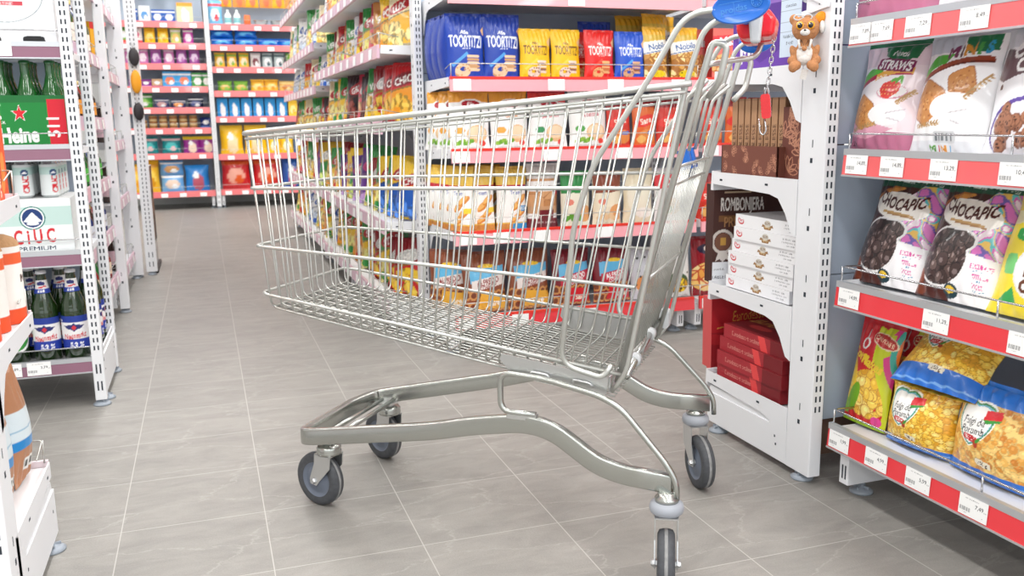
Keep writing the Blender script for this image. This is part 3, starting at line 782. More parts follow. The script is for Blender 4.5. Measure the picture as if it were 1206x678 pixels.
# ------------------------------------------------------------------ cereal bags
SPECK = (120, 70, 40)
def squares(p, cx, cz, s, rot, c=(206, 140, 76)):
    # a cinnamon square with a swirl
    p.rrect(cx, cz, s*1.06, s*1.06, (168, 100, 50), rot, 6); p.rrect(cx, cz, s, s, c, rot, 6)
    for k in range(26):
        a = k*.55; r = s*.025 + s*.017*k; p.ell(cx + r*math.cos(a), cz + r*math.sin(a), s*.05, s*.028, (170, 98, 44) if k % 2 else (226, 172, 110), math.degrees(a) + 90)
def wheat(p, x0, z0, x1, z1):
    p.band(x0, z0, x1, z1, .006, (176, 138, 90))
    for k in range(9):
        t = k/9; x = x0 + (x1 - x0)*t; z = z0 + (z1 - z0)*t; p.ell(x, z + .012, .018, .008, (186, 146, 92), 50); p.ell(x + .012, z - .010, .018, .008, (196, 158, 104), -20)
def d_straw(p):
    p.rect(-1, 0, 1, .17, (196, 118, 148)); p.poly([(-.6, .17), (-.12, .10), (.2, .2), (-.6, .36)], (232, 170, 190)); p.rect(.24, .18, .6, .9, (244, 226, 232))
    p.rect(-.6, .80, .6, 1, (236, 214, 224)); p.poly([(-.16, 1), (.34, 1), (.28, .86), (.08, .83), (-.1, .9)], (22, 110, 64))
    p.text('Nestle', .08, .915, .052, (250, 250, 250), -6, bold=.012)
    p.poly([(-.36, .60), (-.36, .72), (-.24, .78), (-.08, .76), (.0, .72), (-.14, .66)], (88, 182, 60))
    p.band(-.36, .60, .30, .72, .05, (176, 30, 72), .05); p.band(-.12, .68, .30, .74, .06, (226, 168, 70), .03); p.text('CU CAPSUNI', -.08, .683, .022, (255, 240, 240), 12)
    p.rrect(.07, .80, .44, .12, (128, 26, 84), -6, 8); p.text('STRAWS', .07, .80, .085, (255, 255, 255), -6, bold=.03, sx=.85)
    p.ell(.12, .54, .17, .07, (214, 150, 170)); p.ell(.12, .545, .16, .06, (250, 246, 246))
    p.poly([(-.02, .56), (.02, .49), (.1, .47), (.2, .54), (.22, .62), (.1, .65), (0, .62)], (226, 56, 50))
    for i in range(5):
        for j in range(3): p.ell(.02 + i*.04, .52 + j*.04, .006, .008, (250, 190, 120))
    for a in (-40, 0, 40): p.ell(.17 + a*.001, .655, .045, .016, (100, 180, 70), a + 60)
    squares(p, -.22, .36, .27, 62); squares(p, -.06, .30, .15, 20, (220, 160, 96))
    p.ell(.1, .33, .2, .10, (252, 252, 252)); p.band(.10, .34, .30, .38, .01, (206, 198, 206)); p.band(.12, .30, .26, .27, .01, (206, 198, 206))
    wheat(p, -.32, .19, .02, .25); wheat(p, .2, .44, .36, .56); p.text('450 g', -.3, .06, .04, (60, 30, 40), bold=.01)
def d_mini(p):
    p.rect(-1, 0, 1, .1, (232, 234, 238)); p.poly([(.0, 1), (.34, 1), (.36, .86), (.1, .84)], (26, 116, 70)); p.rect(-.6, .86, .0, 1, (206, 212, 224))
    p.poly([(-.4, .62), (-.38, .72), (-.24, .84), (-.02, .84), (-.1, .76), (-.24, .72)], (84, 180, 56))
    p.band(-.40, .60, .36, .78, .055, (150, 66, 40), .06); p.band(-.38, .585, .36, .76, .012, (96, 36, 24), .06)
    for s, x, c in (('M', -.06, (126, 50, 92)), ('I', .03, (90, 56, 60)), ('N', .11, (222, 150, 40)), ('I', .2, (70, 160, 70)), ('S', .28, (40, 160, 206))): p.text(s, x, .86 + x*.1, .10, c, 8, bold=.05)
    squares(p, -.2, .42, .34, 66); squares(p, .14, .58, .24, 20); p.ell(.10, .38, .24, .12, (253, 253, 253)); p.ell(.0, .24, .2, .08, (253, 253, 253), 20)
    p.band(.08, .33, .24, .36, .012, (200, 196, 200)); p.band(.1, .27, .2, .24, .012, (204, 200, 204)); wheat(p, .2, .46, .38, .66); wheat(p, -.3, .22, .0, .25)
    p.rrect(.05, .13, .24, .1, (214, 216, 218), 0, 6)
    for i in range(5): p.rect(-.05 + i*.04, .10, -.03 + i*.04, .16, (120, 126, 130))
    for s, x, c in (('M', -.08, (90, 160, 60)), ('I', -.02, (220, 60, 60)), ('N', .04, (230, 150, 40)), ('I', .1, (60, 150, 200))): p.text(s, x, .035, .05, c, 0, bold=.05)
def d_cookie(p):
    p.rect(-.6, .84, .6, 1, (218, 220, 228)); p.poly([(-.4, .60), (-.38, .84), (-.2, .80), (.0, .93), (.42, .95), (.42, .62), (.1, .66), (-.14, .60), (-.3, .56)], (104, 78, 84))
    p.text('COOKIE', .02, .82, .115, (250, 250, 250), 4, bold=.045, sx=.92); p.text('CRISP', .0, .695, .105, (250, 250, 250), 4, bold=.045, sx=.95)
    p.ell(.02, .90, .06, .03, (206, 84, 110), 20); p.ell(.14, .93, .06, .04, (130, 130, 156)); p.ell(-.3, .52, .022, .022, (90, 52, 44))
    p.ell(.05, .17, .42, .27, (92, 66, 160)); p.ell(.05, .155, .40, .25, (240, 236, 240))
    r = random.Random(3)
    for k in range(34):
        x = .05 + r.uniform(-.34, .2); z = .16 + r.uniform(-.16, .19)
        if ((x - .05)/.38)**2 + ((z - .155)/.24)**2 < 1:
            p.ell(x, z, .064, .054, (136, 88, 66), r.uniform(0, 180)); p.ell(x - .006, z + .006, .054, .044, (176, 120, 92))
            for q in range(5): p.ell(x + r.uniform(-.03, .03), z + r.uniform(-.03, .03), .009, .008, (70, 36, 30))
    p.ell(.26, .2, .15, .1, (252, 252, 252)); p.rect(-1, -.1, 1, .02, (234, 234, 240)); p.text('cereale', .2, .03, .035, (60, 40, 60))
def d_choc(p):
    p.rect(-.6, .88, .6, 1, (32, 84, 62)); p.text('Nestle', -.02, .945, .05, (240, 250, 244), -4, bold=.012); p.text('CEREALE INTEGRALE', .2, .93, .018, (190, 214, 200), -4)
    p.poly([(-.42, .88), (-.42, .55), (.42, .6), (.42, .88)], (66, 28, 24)); p.ell(-.2, .82, .15, .035, (176, 104, 40), 20); p.ell(-.1, .845, .1, .02, (206, 140, 60), 10)
    # bright patterned swirl down the side
    m = (p.X > .16 + .16*np.sin(p.Z*6 + 1)) & (p.Z > .36) & (p.Z < .9)
    f = np.sin(p.X*24 + 3*np.sin(p.Z*15)) + np.sin(p.Z*30 + 3*np.sin(p.X*20))
    for lo, c in ((-2, (224, 120, 196)), (-.7, (116, 96, 180)), (-.1, (240, 196, 90)), (.35, (98, 200, 206)), (.9, (222, 104, 190)), (1.4, (244, 226, 236))): p.put(m & (f > lo), c)
    p.poly([(.0, 0), (.02, .30), (.1, .40), (.42, .36), (.42, 0)], (246, 244, 246))
    p.ell(.0, .70, .315, .125, (250, 246, 240), -6); p.ell(.0, .70, .30, .11, (246, 240, 232), -6)
    p.text('CHOCAPIC', .0, .715, .105, (78, 34, 28), -4, bold=.035, sx=.70, bend=.10); p.band(-.16, .645, .2, .615, .02, (200, 160, 100)); p.band(-.1, .625, .22, .60, .014, (176, 130, 80))
    p.ell(-.12, .34, .265, .25, (240, 238, 238)); p.ell(.02, .48, .17, .10, (240, 238, 238)); mm = p.inell(-.12, .34, .245, .23) | p.inell(.01, .48, .155, .085)
    p.put(mm, (40, 28, 28)); p.flakes(mm, 110, .062, [(74, 56, 54), (92, 72, 68), (66, 48, 46), (106, 86, 82)], (40, 28, 28), 60, 5)
    p.ell(-.36, .14, .07, .09, (138, 66, 40)); p.ell(-.32, .06, .09, .05, (120, 56, 34))
    for k, s in enumerate(('BUCURA-TE', 'POTI LUA', 'VYUOI')): p.text(s, .26, .30 - k*.075, .036, (214, 84, 160), -4, bold=.02, sx=.6); p.text('castiga acum', .26, .268 - k*.075, .016, (90, 150, 190), -4)
    p.ell(.02, .08, .07, .06, (30, 60, 70)); p.ell(.02, .09, .05, .03, (240, 200, 60))
def d_abc(p):
    p.poly([(-.5, 0), (.5, 0), (.5, .2), (-.5, .12)], (246, 222, 60)); p.rect(-.5, .82, .5, 1, (252, 232, 90)); p.poly([(-.45, .72), (.45, .80), (.45, .88), (-.45, .84)], (250, 246, 200))
    p.text('ABC', .02, .80, .13, (36, 66, 160), 8, bold=.06); p.text('cacao', .2, .68, .06, (30, 60, 150), 6, bold=.03)
    p.rrect(-.22, .64, .2, .1, (46, 176, 84), -10, 3); p.ell(-.2, .65, .05, .03, (190, 236, 200)); p.rrect(-.28, .40, .14, .16, (120, 206, 120), 0, 6)
    p.ell(.08, .36, .30, .24, (236, 236, 236)); p.ell(.08, .36, .28, .22, (252, 252, 252))
    r = random.Random(5)
    for k, s in enumerate('ATSPEKLROMBU'):
        p.text(s, -.08 + (k % 4)*.105 + r.uniform(-.015, .015), .49 - (k//4)*.12 + r.uniform(-.015, .015), .085, (104, 56, 34), r.uniform(-40, 40), bold=.07)
    p.poly([(-.36, .1), (-.2, .22), (-.14, .1)], (60, 170, 90)); p.text('Milk', .1, .06, .06, (36, 66, 160), -6, bold=.04)
FLK = [(250, 214, 96), (240, 190, 60), (252, 226, 130), (226, 164, 44), (248, 204, 80)]
FLK2 = [(226, 160, 70), (240, 186, 96), (206, 130, 50), (248, 208, 126), (216, 146, 60)]
def heartlabel(p, cx, cz, r, tagrow):
    p.heart(cx, cz, r*1.12, (250, 250, 246)); p.heart(cx, cz, r*1.04, (52, 140, 70)); p.heart(cx, cz, r*.97, (120, 190, 210)); p.heart(cx, cz, r*.91, (252, 251, 248))
    p.text('Fulgi de', cx - .0, cz + r*.28, r*.3, (34, 34, 38), 4, shear=.25, sx=.9, bold=.008); p.text('Porumb', cx + .01, cz - r*.08, r*.3, (34, 34, 38), 4, shear=.25, sx=.9, bold=.008)
    p.rrect(cx + .0, cz - r*.40, r*.8, r*.24, (206, 34, 44), -4, 4); p.text('NATUR', cx, cz - r*.40, r*.13, (255, 240, 240), -4, bold=.02)
    p.ell(cx + r*.34, cz - r*.55, r*.12, r*.18, (180, 60, 40), 20); p.ell(cx + r*.42, cz - r*.42, r*.16, r*.07, (70, 150, 60), 50)
    p.poly([(cx + r*.45, cz + r*.45), (cx + r*1.25, cz + r*.62), (cx + r*1.2, cz + r*.95), (cx + r*.5, cz + r*.85)], (214, 38, 48)); p.poly([(cx + r*.45, cz + r*.45), (cx + r*1.25, cz + r*.62), (cx + r*1.2, cz + r*.52), (cx + r*.6, cz + r*.32)], (60, 150, 60))
def d_fulgi(cols, seed, bands=True, hz=.55, hr=.24):
    def d(p):
        p.put(p.inrect(-1, 0, 1, 1), cols[3]); p.flakes(p.inrect(-1, 0, 1, 1), 420, .048, cols, tuple(int(c*.86) for c in cols[3]), 20, seed)
        if bands:
            p.rect(-1, -.1, 1, .22 if bands == 3 else .12, (40, 112, 206)); p.rect(-1, .84 if bands == 2 else .93, 1, 1.1, (44, 120, 214) if bands == 2 else (226, 226, 222)); p.band(-.6, .04, .6, .06, .02, (120, 170, 230))
        heartlabel(p, -.16*hr/.24, hz, hr, 0); p.rrect(.02, .20, .2, .07, (240, 232, 210), -6, 5); p.text('500 g', .02, .20, .04, (90, 60, 40), -6, bold=.01)
    return d
def d_corn(p):
    p.rect(-1, -.1, 1, 1.1, (212, 40, 48)); p.flakes(p.inell(.04, .32, .26, .24), 130, .06, FLK, (206, 150, 60), 24, 4)
    m = lambda a, b: (p.X > a + .10*np.sin(p.Z*5.2 + .6)) & (p.X < b + .10*np.sin(p.Z*5.2 + .6))
    p.put(m(.14, .24), (206, 214, 40)); p.put(m(.24, .30), (226, 60, 140)); p.put(m(.30, .35), (60, 176, 160)); p.put(m(.35, .6), (240, 120, 40))
    p.poly([(-.02, 1), (.2, .94), (.2, .74), (.04, .62)], (206, 214, 40)); p.ell(.1, .86, .16, .07, (240, 220, 190), -14); p.ell(.1, .86, .145, .06, (196, 50, 44), -14); p.text('CANTONESE', .1, .86, .04, (252, 226, 190), -14, bold=.01, sx=.75)
    p.ell(-.12, .80, .05, .06, (246, 240, 236)); p.ell(-.12, .80, .03, .04, (212, 40, 48)); p.rect(-.13, .86, -.11, .94, (246, 240, 236))
    p.ell(-.24, .42, .125, .25, (250, 206, 40), 8)
    for i in range(9):
        for j in range(5): p.ell(-.31 + j*.035 + i*-.004, .24 + i*.045, .015, .017, (252, 222, 86))
    p.ell(-.12, .26, .07, .16, (120, 176, 40), -20); p.ell(-.26, .18, .06, .12, (150, 196, 60), 30)
    p.text('Corn', -.16, .69, .085, (250, 214, 60), -14, bold=.05); p.text('Flakes', .04, .62, .085, (250, 214, 60), -16, bold=.05); p.ell(.18, .08, .06, .05, (226, 70, 150)); p.rect(-1, -.1, 1, .03, (150, 190, 40))
RZ = -PI/2
cbag = lambda key, W, H, T, base, d, seal, nu=96, nv=116: bag_parts(key, W, H, T, base, d, nu, nv, seal=seal)
L3, L2_, L1 = .794, .501, .167
A = cbag('straw', .186, .228, .075, (246, 240, 243), d_straw, (40, 120, 80))
put_bag(A, 'cereal_bag', 'pink and white strawberry cereal bag with brown squares, beside the slotted post', 'cereal bag', (1.402, 1.600, L3 - .010), RZ + .08, -.2)
B = cbag('mini', .19, .232, .075, (248, 248, 250), d_mini, (206, 210, 222))
put_bag(B, 'cereal_bag', 'white cinnamon square cereal bag with green swoosh, between strawberry and cookie bags', 'cereal bag', (1.402, 1.420, L3 - .010), RZ + .03, -.2)
Cc = cbag('cookie', .21, .235, .08, (246, 246, 250), d_cookie, (200, 202, 214))
put_bag(Cc, 'cereal_bag', 'white cookie cereal bag with purple rimmed bowl on the second shelf down', 'cereal bag', (1.402, 1.226, L3 - .010), RZ, -.2)
D_ = cbag('choc', .192, .25, .075, (78, 34, 28), d_choc, (36, 90, 66), 110, 130)
put_bag(D_, 'cereal_bag', 'brown chocolate cereal bag beside the grey panel, partly behind its twin', 'cereal bag', (1.401, 1.562, L2_ - .010), RZ + .06, -.33)
put_bag(D_, 'cereal_bag', 'brown chocolate cereal bag leaning beside the yellow letter cereal', 'cereal bag', (1.399, 1.372, L2_ - .010), RZ + .02, -.33)
E_ = cbag('abc', .22, .235, .08, (250, 228, 60), d_abc, (250, 236, 130))
put_bag(E_, 'cereal_bag', 'yellow cereal bag with brown letter shapes beside the chocolate cereal', 'cereal bag', (1.398, 1.176, L2_ - .010), RZ, -.3)
F_ = cbag('corn', .13, .235, .06, (212, 40, 48), d_corn, (212, 40, 48))
put_bag(F_, 'corn_flakes_bag', 'red corn flakes bag with corn cob print, standing at the end of the bottom shelf', 'cereal bag', (1.405, 1.604, L1 - .010), RZ + .05, -.2)
put_bag(F_, 'corn_flakes_bag', 'red corn flakes bag tucked behind the front corn flakes bag', 'cereal bag', (1.475, 1.55, L1 - .010), RZ + .05, -.16)
G1 = cbag('fulgi1', .175, .142, .085, (246, 206, 84), d_fulgi(FLK, 11, True, .54, .31), (210, 214, 218))
put_bag(G1, 'corn_flakes_bag', 'clear bag of yellow corn flakes with heart label, standing under another bag', 'corn flakes', (1.408, 1.438, L1 - .010), RZ + .1, -.12)
G2 = cbag('fulgi2', .205, .182, .09, (226, 160, 70), d_fulgi(FLK2, 12, 2, .54, .27), (50, 120, 210))
put_bag(G2, 'corn_flakes_bag', 'clear bag of deep orange corn flakes with blue top and heart label', 'corn flakes', (1.41, 1.250, L1 - .010), RZ + .02, -.15)
put_bag(G1, 'corn_flakes_bag', 'clear bag of yellow corn flakes squeezed between two bigger flakes bags', 'corn flakes', (1.515, 1.34, L1 - .012), RZ, -.08)
G3 = cbag('fulgi3', .205, .19, .085, (246, 206, 84), d_fulgi(FLK, 14, 3, .6), (50, 120, 210))
put_bag(G3, 'corn_flakes_bag', 'clear bag of yellow corn flakes lying on top of the standing bag', 'corn flakes', (1.385, 1.392, .297), RZ + .12, -.80)
put_bag(G2, 'corn_flakes_bag', 'clear bag of orange corn flakes lying back behind the blue topped bag', 'corn flakes', (1.53, 1.18, .285), RZ, -.9)
def d_pink(p): p.rect(-1, .0, 1, .3, (196, 118, 148)); p.text('FIBRA', 0, .5, .1, (150, 30, 90), 0, bold=.03)
K1 = cbag('pinkbag', .2, .24, .07, (236, 196, 212), d_pink, (220, 150, 180), 30, 36)
put_bag(K1, 'cereal_bag', 'pink cereal bag standing on the top cereal shelf by the post', 'cereal bag', (1.40, 1.575, 1.055), RZ + .25, -.1)
K2 = cbag('greybag', .2, .24, .07, (236, 236, 240), lambda p: p.text('INTEGRAL', 0, .2, .07, (60, 60, 70), 0), (210, 210, 216), 30, 36)
put_bag(K2, 'cereal_bag', 'pale grey cereal bag on the top cereal shelf behind the wire guard', 'cereal bag', (1.40, 1.36, 1.055), RZ + .05, -.1)

# ------------------------------------------------------------------ chocolates on the sweets shelving (fronts face the aisle, -x)
def leafy(p):
    r = random.Random(8)
    w = p.X.max()
    for k in range(16):
        x = r.uniform(-w, w); z = r.uniform(.1, .9); a0 = r.uniform(0, 180)
        for s in (-50, -20, 20, 50):
            a = math.radians(a0 + s); L = .22
            p.band(x, z, x + L*math.cos(a), z + L*math.sin(a), .016, (196, 140, 112), .04)
            p.band(x, z, x + L*math.cos(a), z + L*math.sin(a), .016, (188, 130, 104), -.04)
def put_box(me, name, label, cat, loc, rz=0., rx=0., group=None, ry=0.):
    o = obj(name, me, None, loc, (rx, ry, rz)); rest(o, me, loc[2]); return tag(o, label, cat, group)
S1, S2, S3, S4 = .155, .408, .712, .975
tray = box_mesh('tray', .265, .085, .13, (116, 66, 52), leafy, 150, 60, side=(104, 58, 46))
o = thing('display_tray', 'brown leaf patterned display tray holding upright chocolate packs', 'display box', (1.385, 1.99, S3), RZ)
m = MB(); X, Z, C = sheet(.25, .08, 150, 60, (118, 68, 54), leafy)
m.grid(np.stack([X, np.full_like(X, -.06), Z], 1), 150, 60, 0, C, smooth=False); m.box((-.125, -.059, 0), (.125, -.056, .08), 0, (104, 58, 46)); m.box((-.125, .055, 0), (.125, .06, .12), 0, (104, 58, 46)); m.box((-.125, -.06, 0), (-.122, .06, .08), 0, (104, 58, 46)); m.box((.122, -.06, 0), (.125, .06, .08), 0, (104, 58, 46)); m.box((-.125, -.06, 0), (.125, .06, .002), 0, (104, 58, 46))
m.build('tray_body', CARD, o)
def d_slat(p):
    p.rect(-.2, .97, .2, 1, (150, 112, 84)); p.text('NOBLESSE', .0, .42, .075, (84, 52, 36), 90, bold=.01)
slat = box_mesh('slat', .024, .195, .085, (176, 134, 100), d_slat, 14, 90, side=(150, 110, 80), topc=(200, 160, 124))
for k in range(8):
    put_box(slat, 'chocolate_pack', f'tall brown chocolate pack, {ORD[k]} from the cart in the leaf patterned tray', 'chocolate', (1.392, 2.094 - k*.0295, S3 + .004), RZ, 0, 'upright chocolate packs in the leaf tray')
leafbox = box_mesh('leafbox', .115, .175, .09, (106, 58, 48), leafy, 80, 110, side=(92, 50, 42))
put_box(leafbox, 'chocolate_box', 'tall brown leaf patterned box standing next to the slotted post', 'chocolate box', (1.392, 1.820, S3), RZ)
def d_romb(p):
    w = p.X.max()
    p.rect(-2, -.1, 2, .215, (236, 238, 242)); p.text('ciocolata', -.44, .14, .03, (130, 130, 136)); p.text('TABLETE', -.42, .06, .035, (100, 100, 108), bold=.01)
    p.band(-.4, .915, .35, .935, .016, (206, 180, 150)); p.text('ROMBONJERA', -.20, .80, .13, (244, 238, 232), 0, sx=.40, bold=.02)
    p.rect(-.45, .625, 2, .685, (118, 78, 44)); p.text('PREMIUM', -.2, .62, .10, (170, 124, 80), 0, bold=.015, sx=.66)
    p.ell(-.4, .42, .125, .125, (214, 204, 196)); p.ell(-.4, .42, .095, .095, (96, 60, 50)); p.ell(-.4, .42, .085, .085, (120, 78, 60)); p.rect(-.43, .38, -.37, .46, (196, 150, 70))
    p.poly([(-.44, .33), (-.36, .33), (-.32, .22), (-.36, .245), (-.40, .21), (-.43, .245), (-.48, .22)], (218, 210, 204))
    p.ell(.36, .80, .06, .10, (168, 120, 50)); p.rect(.42, .74, .5, .78, (214, 180, 110))
romb = box_mesh('romb', .28, .275, .05, (72, 40, 34), d_romb, 170, 130, side=(62, 34, 30), topc=(80, 48, 40))
put_box(romb, 'chocolate_box', 'tall dark brown chocolate box with white medal, behind the stacked white boxes', 'chocolate box', (1.466, 2.152, S2), -.12)
def d_wbox(p):
    w = p.X.max()
    p.ell(-w + .75, .52, .42, .30, (206, 60, 70), -10); p.ell(-w + .75, .58, .36, .24, (238, 238, 240), -10); p.text('Mara', -w + .75, .58, .26, (206, 60, 70), -6, bold=.02)
    p.poly([(-.75, .30), (-.6, .55), (-.4, .46), (.4, .46), (.6, .55), (.75, .30), (.5, .34), (.4, .14), (-.4, .14), (-.5, .34)], (150, 108, 60)); p.ell(0, .58, .42, .26, (206, 200, 190)); p.text('ROM', 0, .62, .2, (120, 90, 60), bold=.02); p.text('PREMIUM', 0, .3, .14, (236, 214, 170), bold=.01)
    for k, s in enumerate(('asortiment praline', 'ciocolata fina cu alune', 'lapte, vanilie')): p.text(s, w - 1.35 + k*.1, .74 - k*.24, .15, (110, 110, 116))
wb = box_mesh('wbox', .285, .0335, .18, (238, 238, 240), d_wbox, 240, 34, side=(222, 222, 226), topc=(206, 202, 204))
for k in range(6):
    off = (.0, .006, .003, .018, .022, .026)[::-1][k]
    put_box(wb, 'praline_box', f'flat white praline box, {ORD[k]} from the bottom of the stack beside the medal box', 'praline box', (1.432 - (.0 if k % 2 else .004), 1.952 - (0, .004, .008, .018, .032, .033)[k], S2 + k*.0338), RZ + (k % 3 - 1)*.006, 0, 'white praline boxes stacked by the medal box')
def d_red(p):
    p.rect(-2, -.1, 2, .52, (150, 24, 34)); p.poly([(-1.2, .52), (1.2, .42), (1.2, .2), (-1.2, .4)], (176, 32, 40)); p.text('Eurodessert', -.08, .76, .15, (222, 170, 72), 4, shear=.35, sx=.55, bold=-.012)
    p.band(-.6, .58, .35, .64, .012, (222, 170, 72), .03); p.ell(.52, .78, .13, .07, (46, 20, 20), 10); p.ell(.52, .79, .10, .05, (230, 200, 160), 10); p.ell(.72, .70, .12, .07, (50, 24, 22)); p.ell(.70, .72, .07, .04, (190, 130, 80))
rb = box_mesh('redbox', .28, .205, .03, (178, 28, 38), d_red, 150, 100, side=(206, 84, 84), topc=(196, 60, 64))
put_box(rb, 'praline_box', 'upright red praline box with gold script, behind the flat red boxes', 'praline box', (1.470, 2.142, S1), -.12, -.03)
put_box(rb, 'praline_box', 'upright red praline box hidden behind the one with gold script showing', 'praline box', (1.478, 2.178, S1), -.12, -.03)
def d_redflat(p):
    w = p.X.max(); p.poly([(w - 3.2, -.1), (w - 2.4, -.1), (w - 2.9, 1.1), (w - 3.7, 1.1)], (226, 70, 70)); p.rect(w - 2.2, -.1, w, 1.1, (120, 22, 30)); p.text('Eurodessert praline', -1.2, .5, .3, (206, 130, 120), bold=.01)
def d_redtop(p):
    p.text('Eurodessert', -.1, .6, .2, (220, 170, 90), 4, shear=.3, bold=.012); p.ell(.35, .35, .2, .12, (70, 30, 26)); p.ell(.35, .37, .13, .08, (206, 150, 100)); p.ell(-.3, .3, .25, .1, (190, 60, 60))
rf = box_mesh('redflat', .295, .0375, .18, (164, 38, 48), d_redflat, 150, 20, side=(140, 28, 36), topc=(130, 26, 34), topdesign=d_redtop)
for k in range(4):
    put_box(rf, 'praline_box', f'flat dark red praline box, {ORD[k]} from the bottom of the lowest sweets stack', 'praline box', (1.412 + (.004, .0, .007, .012)[k] - .09 + .085, 1.946 + (.006, .0, .002, -.012)[k], S1 + k*.0379), RZ + (.0, .01, -.01, .015)[k] - .01, 0, 'dark red praline boxes stacked flat')
def d_purple(p):
    p.poly([(-.8, .42), (-.2, .1), (.4, .3), (.9, .05), (.9, -.1), (-.8, -.1)], (110, 66, 168)); p.text('Milka', -.3, .30, .2, (246, 244, 250), 18, shear=.3, bold=.03)
    for i in range(12): p.rect(-.62 + i*.03, .36, -.608 + i*.03, .74, (196, 176, 224))
    p.rrect(.0, .80, .5, .2, (150, 110, 200), 0, 6); p.text('ALPINE', 0, .8, .09, (240, 236, 250), bold=.02)
pb = box_mesh('purplebox', .34, .232, .14, (92, 52, 150), d_purple, 150, 110, side=(84, 46, 140))
put_box(pb, 'chocolate_box', 'big purple chocolate display box on the upper sweets shelf behind the cart handle', 'chocolate box', (1.42, 1.945, S4), RZ)
def d_card(p):
    for k, (z, s) in enumerate(((.88, 'Pret raft'), (.74, 'ciocolata'), (.60, ''), (.40, ''), (.30, 'Valabil pana'), (.2, '8 4,47'))):
        p.text(s, 0, z, .05, (96, 104, 116), bold=.01)
    for z in (.82, .66, .5, .36): p.rect(-.3, z, .3, z + .008, (150, 160, 172))
cd = box_mesh('card', .075, .155, .0015, (206, 220, 236), d_card, 70, 130)
put_box(cd, 'notice_card', 'pale blue printed card hanging in front of the purple box', 'notice card', (1.300, 1.80, 1.00), RZ)
m = MB()
m.prism([(0, .0), (.10, .012), (.10, .022), (.02, .05), (.015, .045), (.08, .018), (0, .010)], lambda a, b, t: (t, -a, b), .004)
o = m.build('wire_hook', WHITE, None, (1.300, 1.77, 1.085)); tag(o, 'white bent metal bracket above the tan soft toy on the slotted post', 'bracket')

# soft toy hanging on the slotted post
def toy():
    root = thing('soft_toy', 'tan soft toy with big amber eyes and white dungarees hanging on the slotted post', 'soft toy', (1.276, 1.712, .955), -.68)
    m = MB()
    m.sphere((0, 0, .100), (.030, .026, .029)); m.sphere((0, .002, .050), (.019, .016, .030)); m.sphere((0, 0, .072), (.012, .012, .016))
    for s in (-1, 1):
        m.sphere((s*.022, -.004, .046), (.0085, .0085, .020), M=Matrix.Rotation(s*.35, 4, 'Y')); m.sphere((s*.026, -.010, .031), (.010, .010, .010))
        m.sphere((s*.017, -.014, .020), (.012, .015, .011)); m.sphere((s*.022, -.024, .016), (.0105, .009, .012)); m.sphere((s*.026, .004, .120), (.010, .006, .012))
    b = m.build('body', PLUSH, root)
    r = b.modifiers.new('remesh', 'REMESH'); r.mode = 'VOXEL'; r.voxel_size = .0022; r.use_smooth_shade = True
    sm = b.modifiers.new('smooth', 'SMOOTH'); sm.iterations = 4; sm.factor = .5
    for s in (-1, 1):
        e = MB().sphere((s*.0115, -.0225, .104), (.0085, .0055, .0088)).build('eye', EYEY, root)
        MB().sphere((s*.0112, -.0258, .104), (.0058, .0036, .0062)).build('pupil', EYEB, e); MB().sphere((s*.0112 - .002, -.0288, .1065), .0014, n=8).build('eye_glint', PLUSHW, e)
    MB().sphere((0, -.0232, .0895), (.0105, .0075, .0075)).build('muzzle', PLUSHW, root); MB().sphere((0, -.0305, .0935), (.003, .002, .002), n=10).build('nose', DARKM, root)
    MB().sphere((.030, .000, .122), (.011, .006, .013), M=Matrix.Rotation(.5, 4, 'Y')).build('ear', ORANGEP, root); MB().sphere((.034, .0, .102), (.006, .010, .014)).build('headphone', PLUSHW, root)
    q = MB().sphere((0, -.003, .044), (.0195, .0165, .021)); q.sphere((0, -.003, .036), (.017, .017, .016)); q.build('dungarees', PLUSHW, root)
    q = MB()
    for s in (-1, 1): q.tube([(s*.010, -.0165, .055), (s*.013, -.014, .072), (s*.010, .002, .079)], .0028, 6)
    q.build('strap', PLUSHW, root)
    q = MB(); q.tube([(-.008, -.013, .074), (0, -.0215, .060), (.008, -.013, .074)], .0006, 6); q.lathe([(0, .0015), (.006, .0015), (.006, 0), (0, 0)], 14, 1, Matrix.Translation((0, -.021, .056)) @ Matrix.Rotation(PI/2, 4, 'X')); q.build('medallion', [DARKM, PLUSH], root)
    q = MB(); 
    for s in (-1, 1): q.tube([(s*.010 + .009*math.cos(a) - .006, -.016, .122 + .0055*math.sin(a)) for a in np.linspace(0, 2*PI, 16, endpoint=False)], .0016, 6, closed=True)
    q.build('goggles', GREYPL, root)
    q = MB(); q.box((-.006, -.001, -.012), (.008, .0, .010), 0); q.build('cloth_tag', PLUSHW, root, (.0, -.010, .002), (0, .2, 0))
    MB().tube([(0, .004, .124), (0, .01, .135), (.0, .02, .139)], .001, 6).build('hanging_loop', WHITE, root)
toy()

# ------------------------------------------------------------------ crackers and bread
W3 = (252, 250, 244)
def d_tz(base, dark, let, food):
    def d(p):
        p.poly([(.36, .9), (.26, .78), (.3, .70), (.4, .68)], (236, 190, 140)); p.text('Alka', -.02, .745, .05, let, -8, bold=.05); p.text('TOORTITZI', .0, .605, .18, let, -2, sx=.42, bold=.022)
        p.text('cu sare', .0, .50, .035, let, 0)
        p.band(-.24, .22, .02, .42, .05, dark)
        for k in range(5): p.rrect(.12, .16 + k*.052, .22, .045, food[k % 2], 0, 4)
        p.ell(-.06, .15, .13, .11, food[0]); p.ell(-.06, .17, .05, .035, base)
        for k in range(12): p.ell(-.06 + .11*math.cos(k), .15 + .09*math.sin(k*1.3), .018, .014, food[1])
    return d
BL = (30, 66, 168)
tzb = bag_parts('tzblue', .145, .225, .05, BL, d_tz(BL, (84, 160, 226), (240, 244, 252), ((238, 206, 168), (206, 160, 112))), 76, 100, seal=(26, 58, 156))
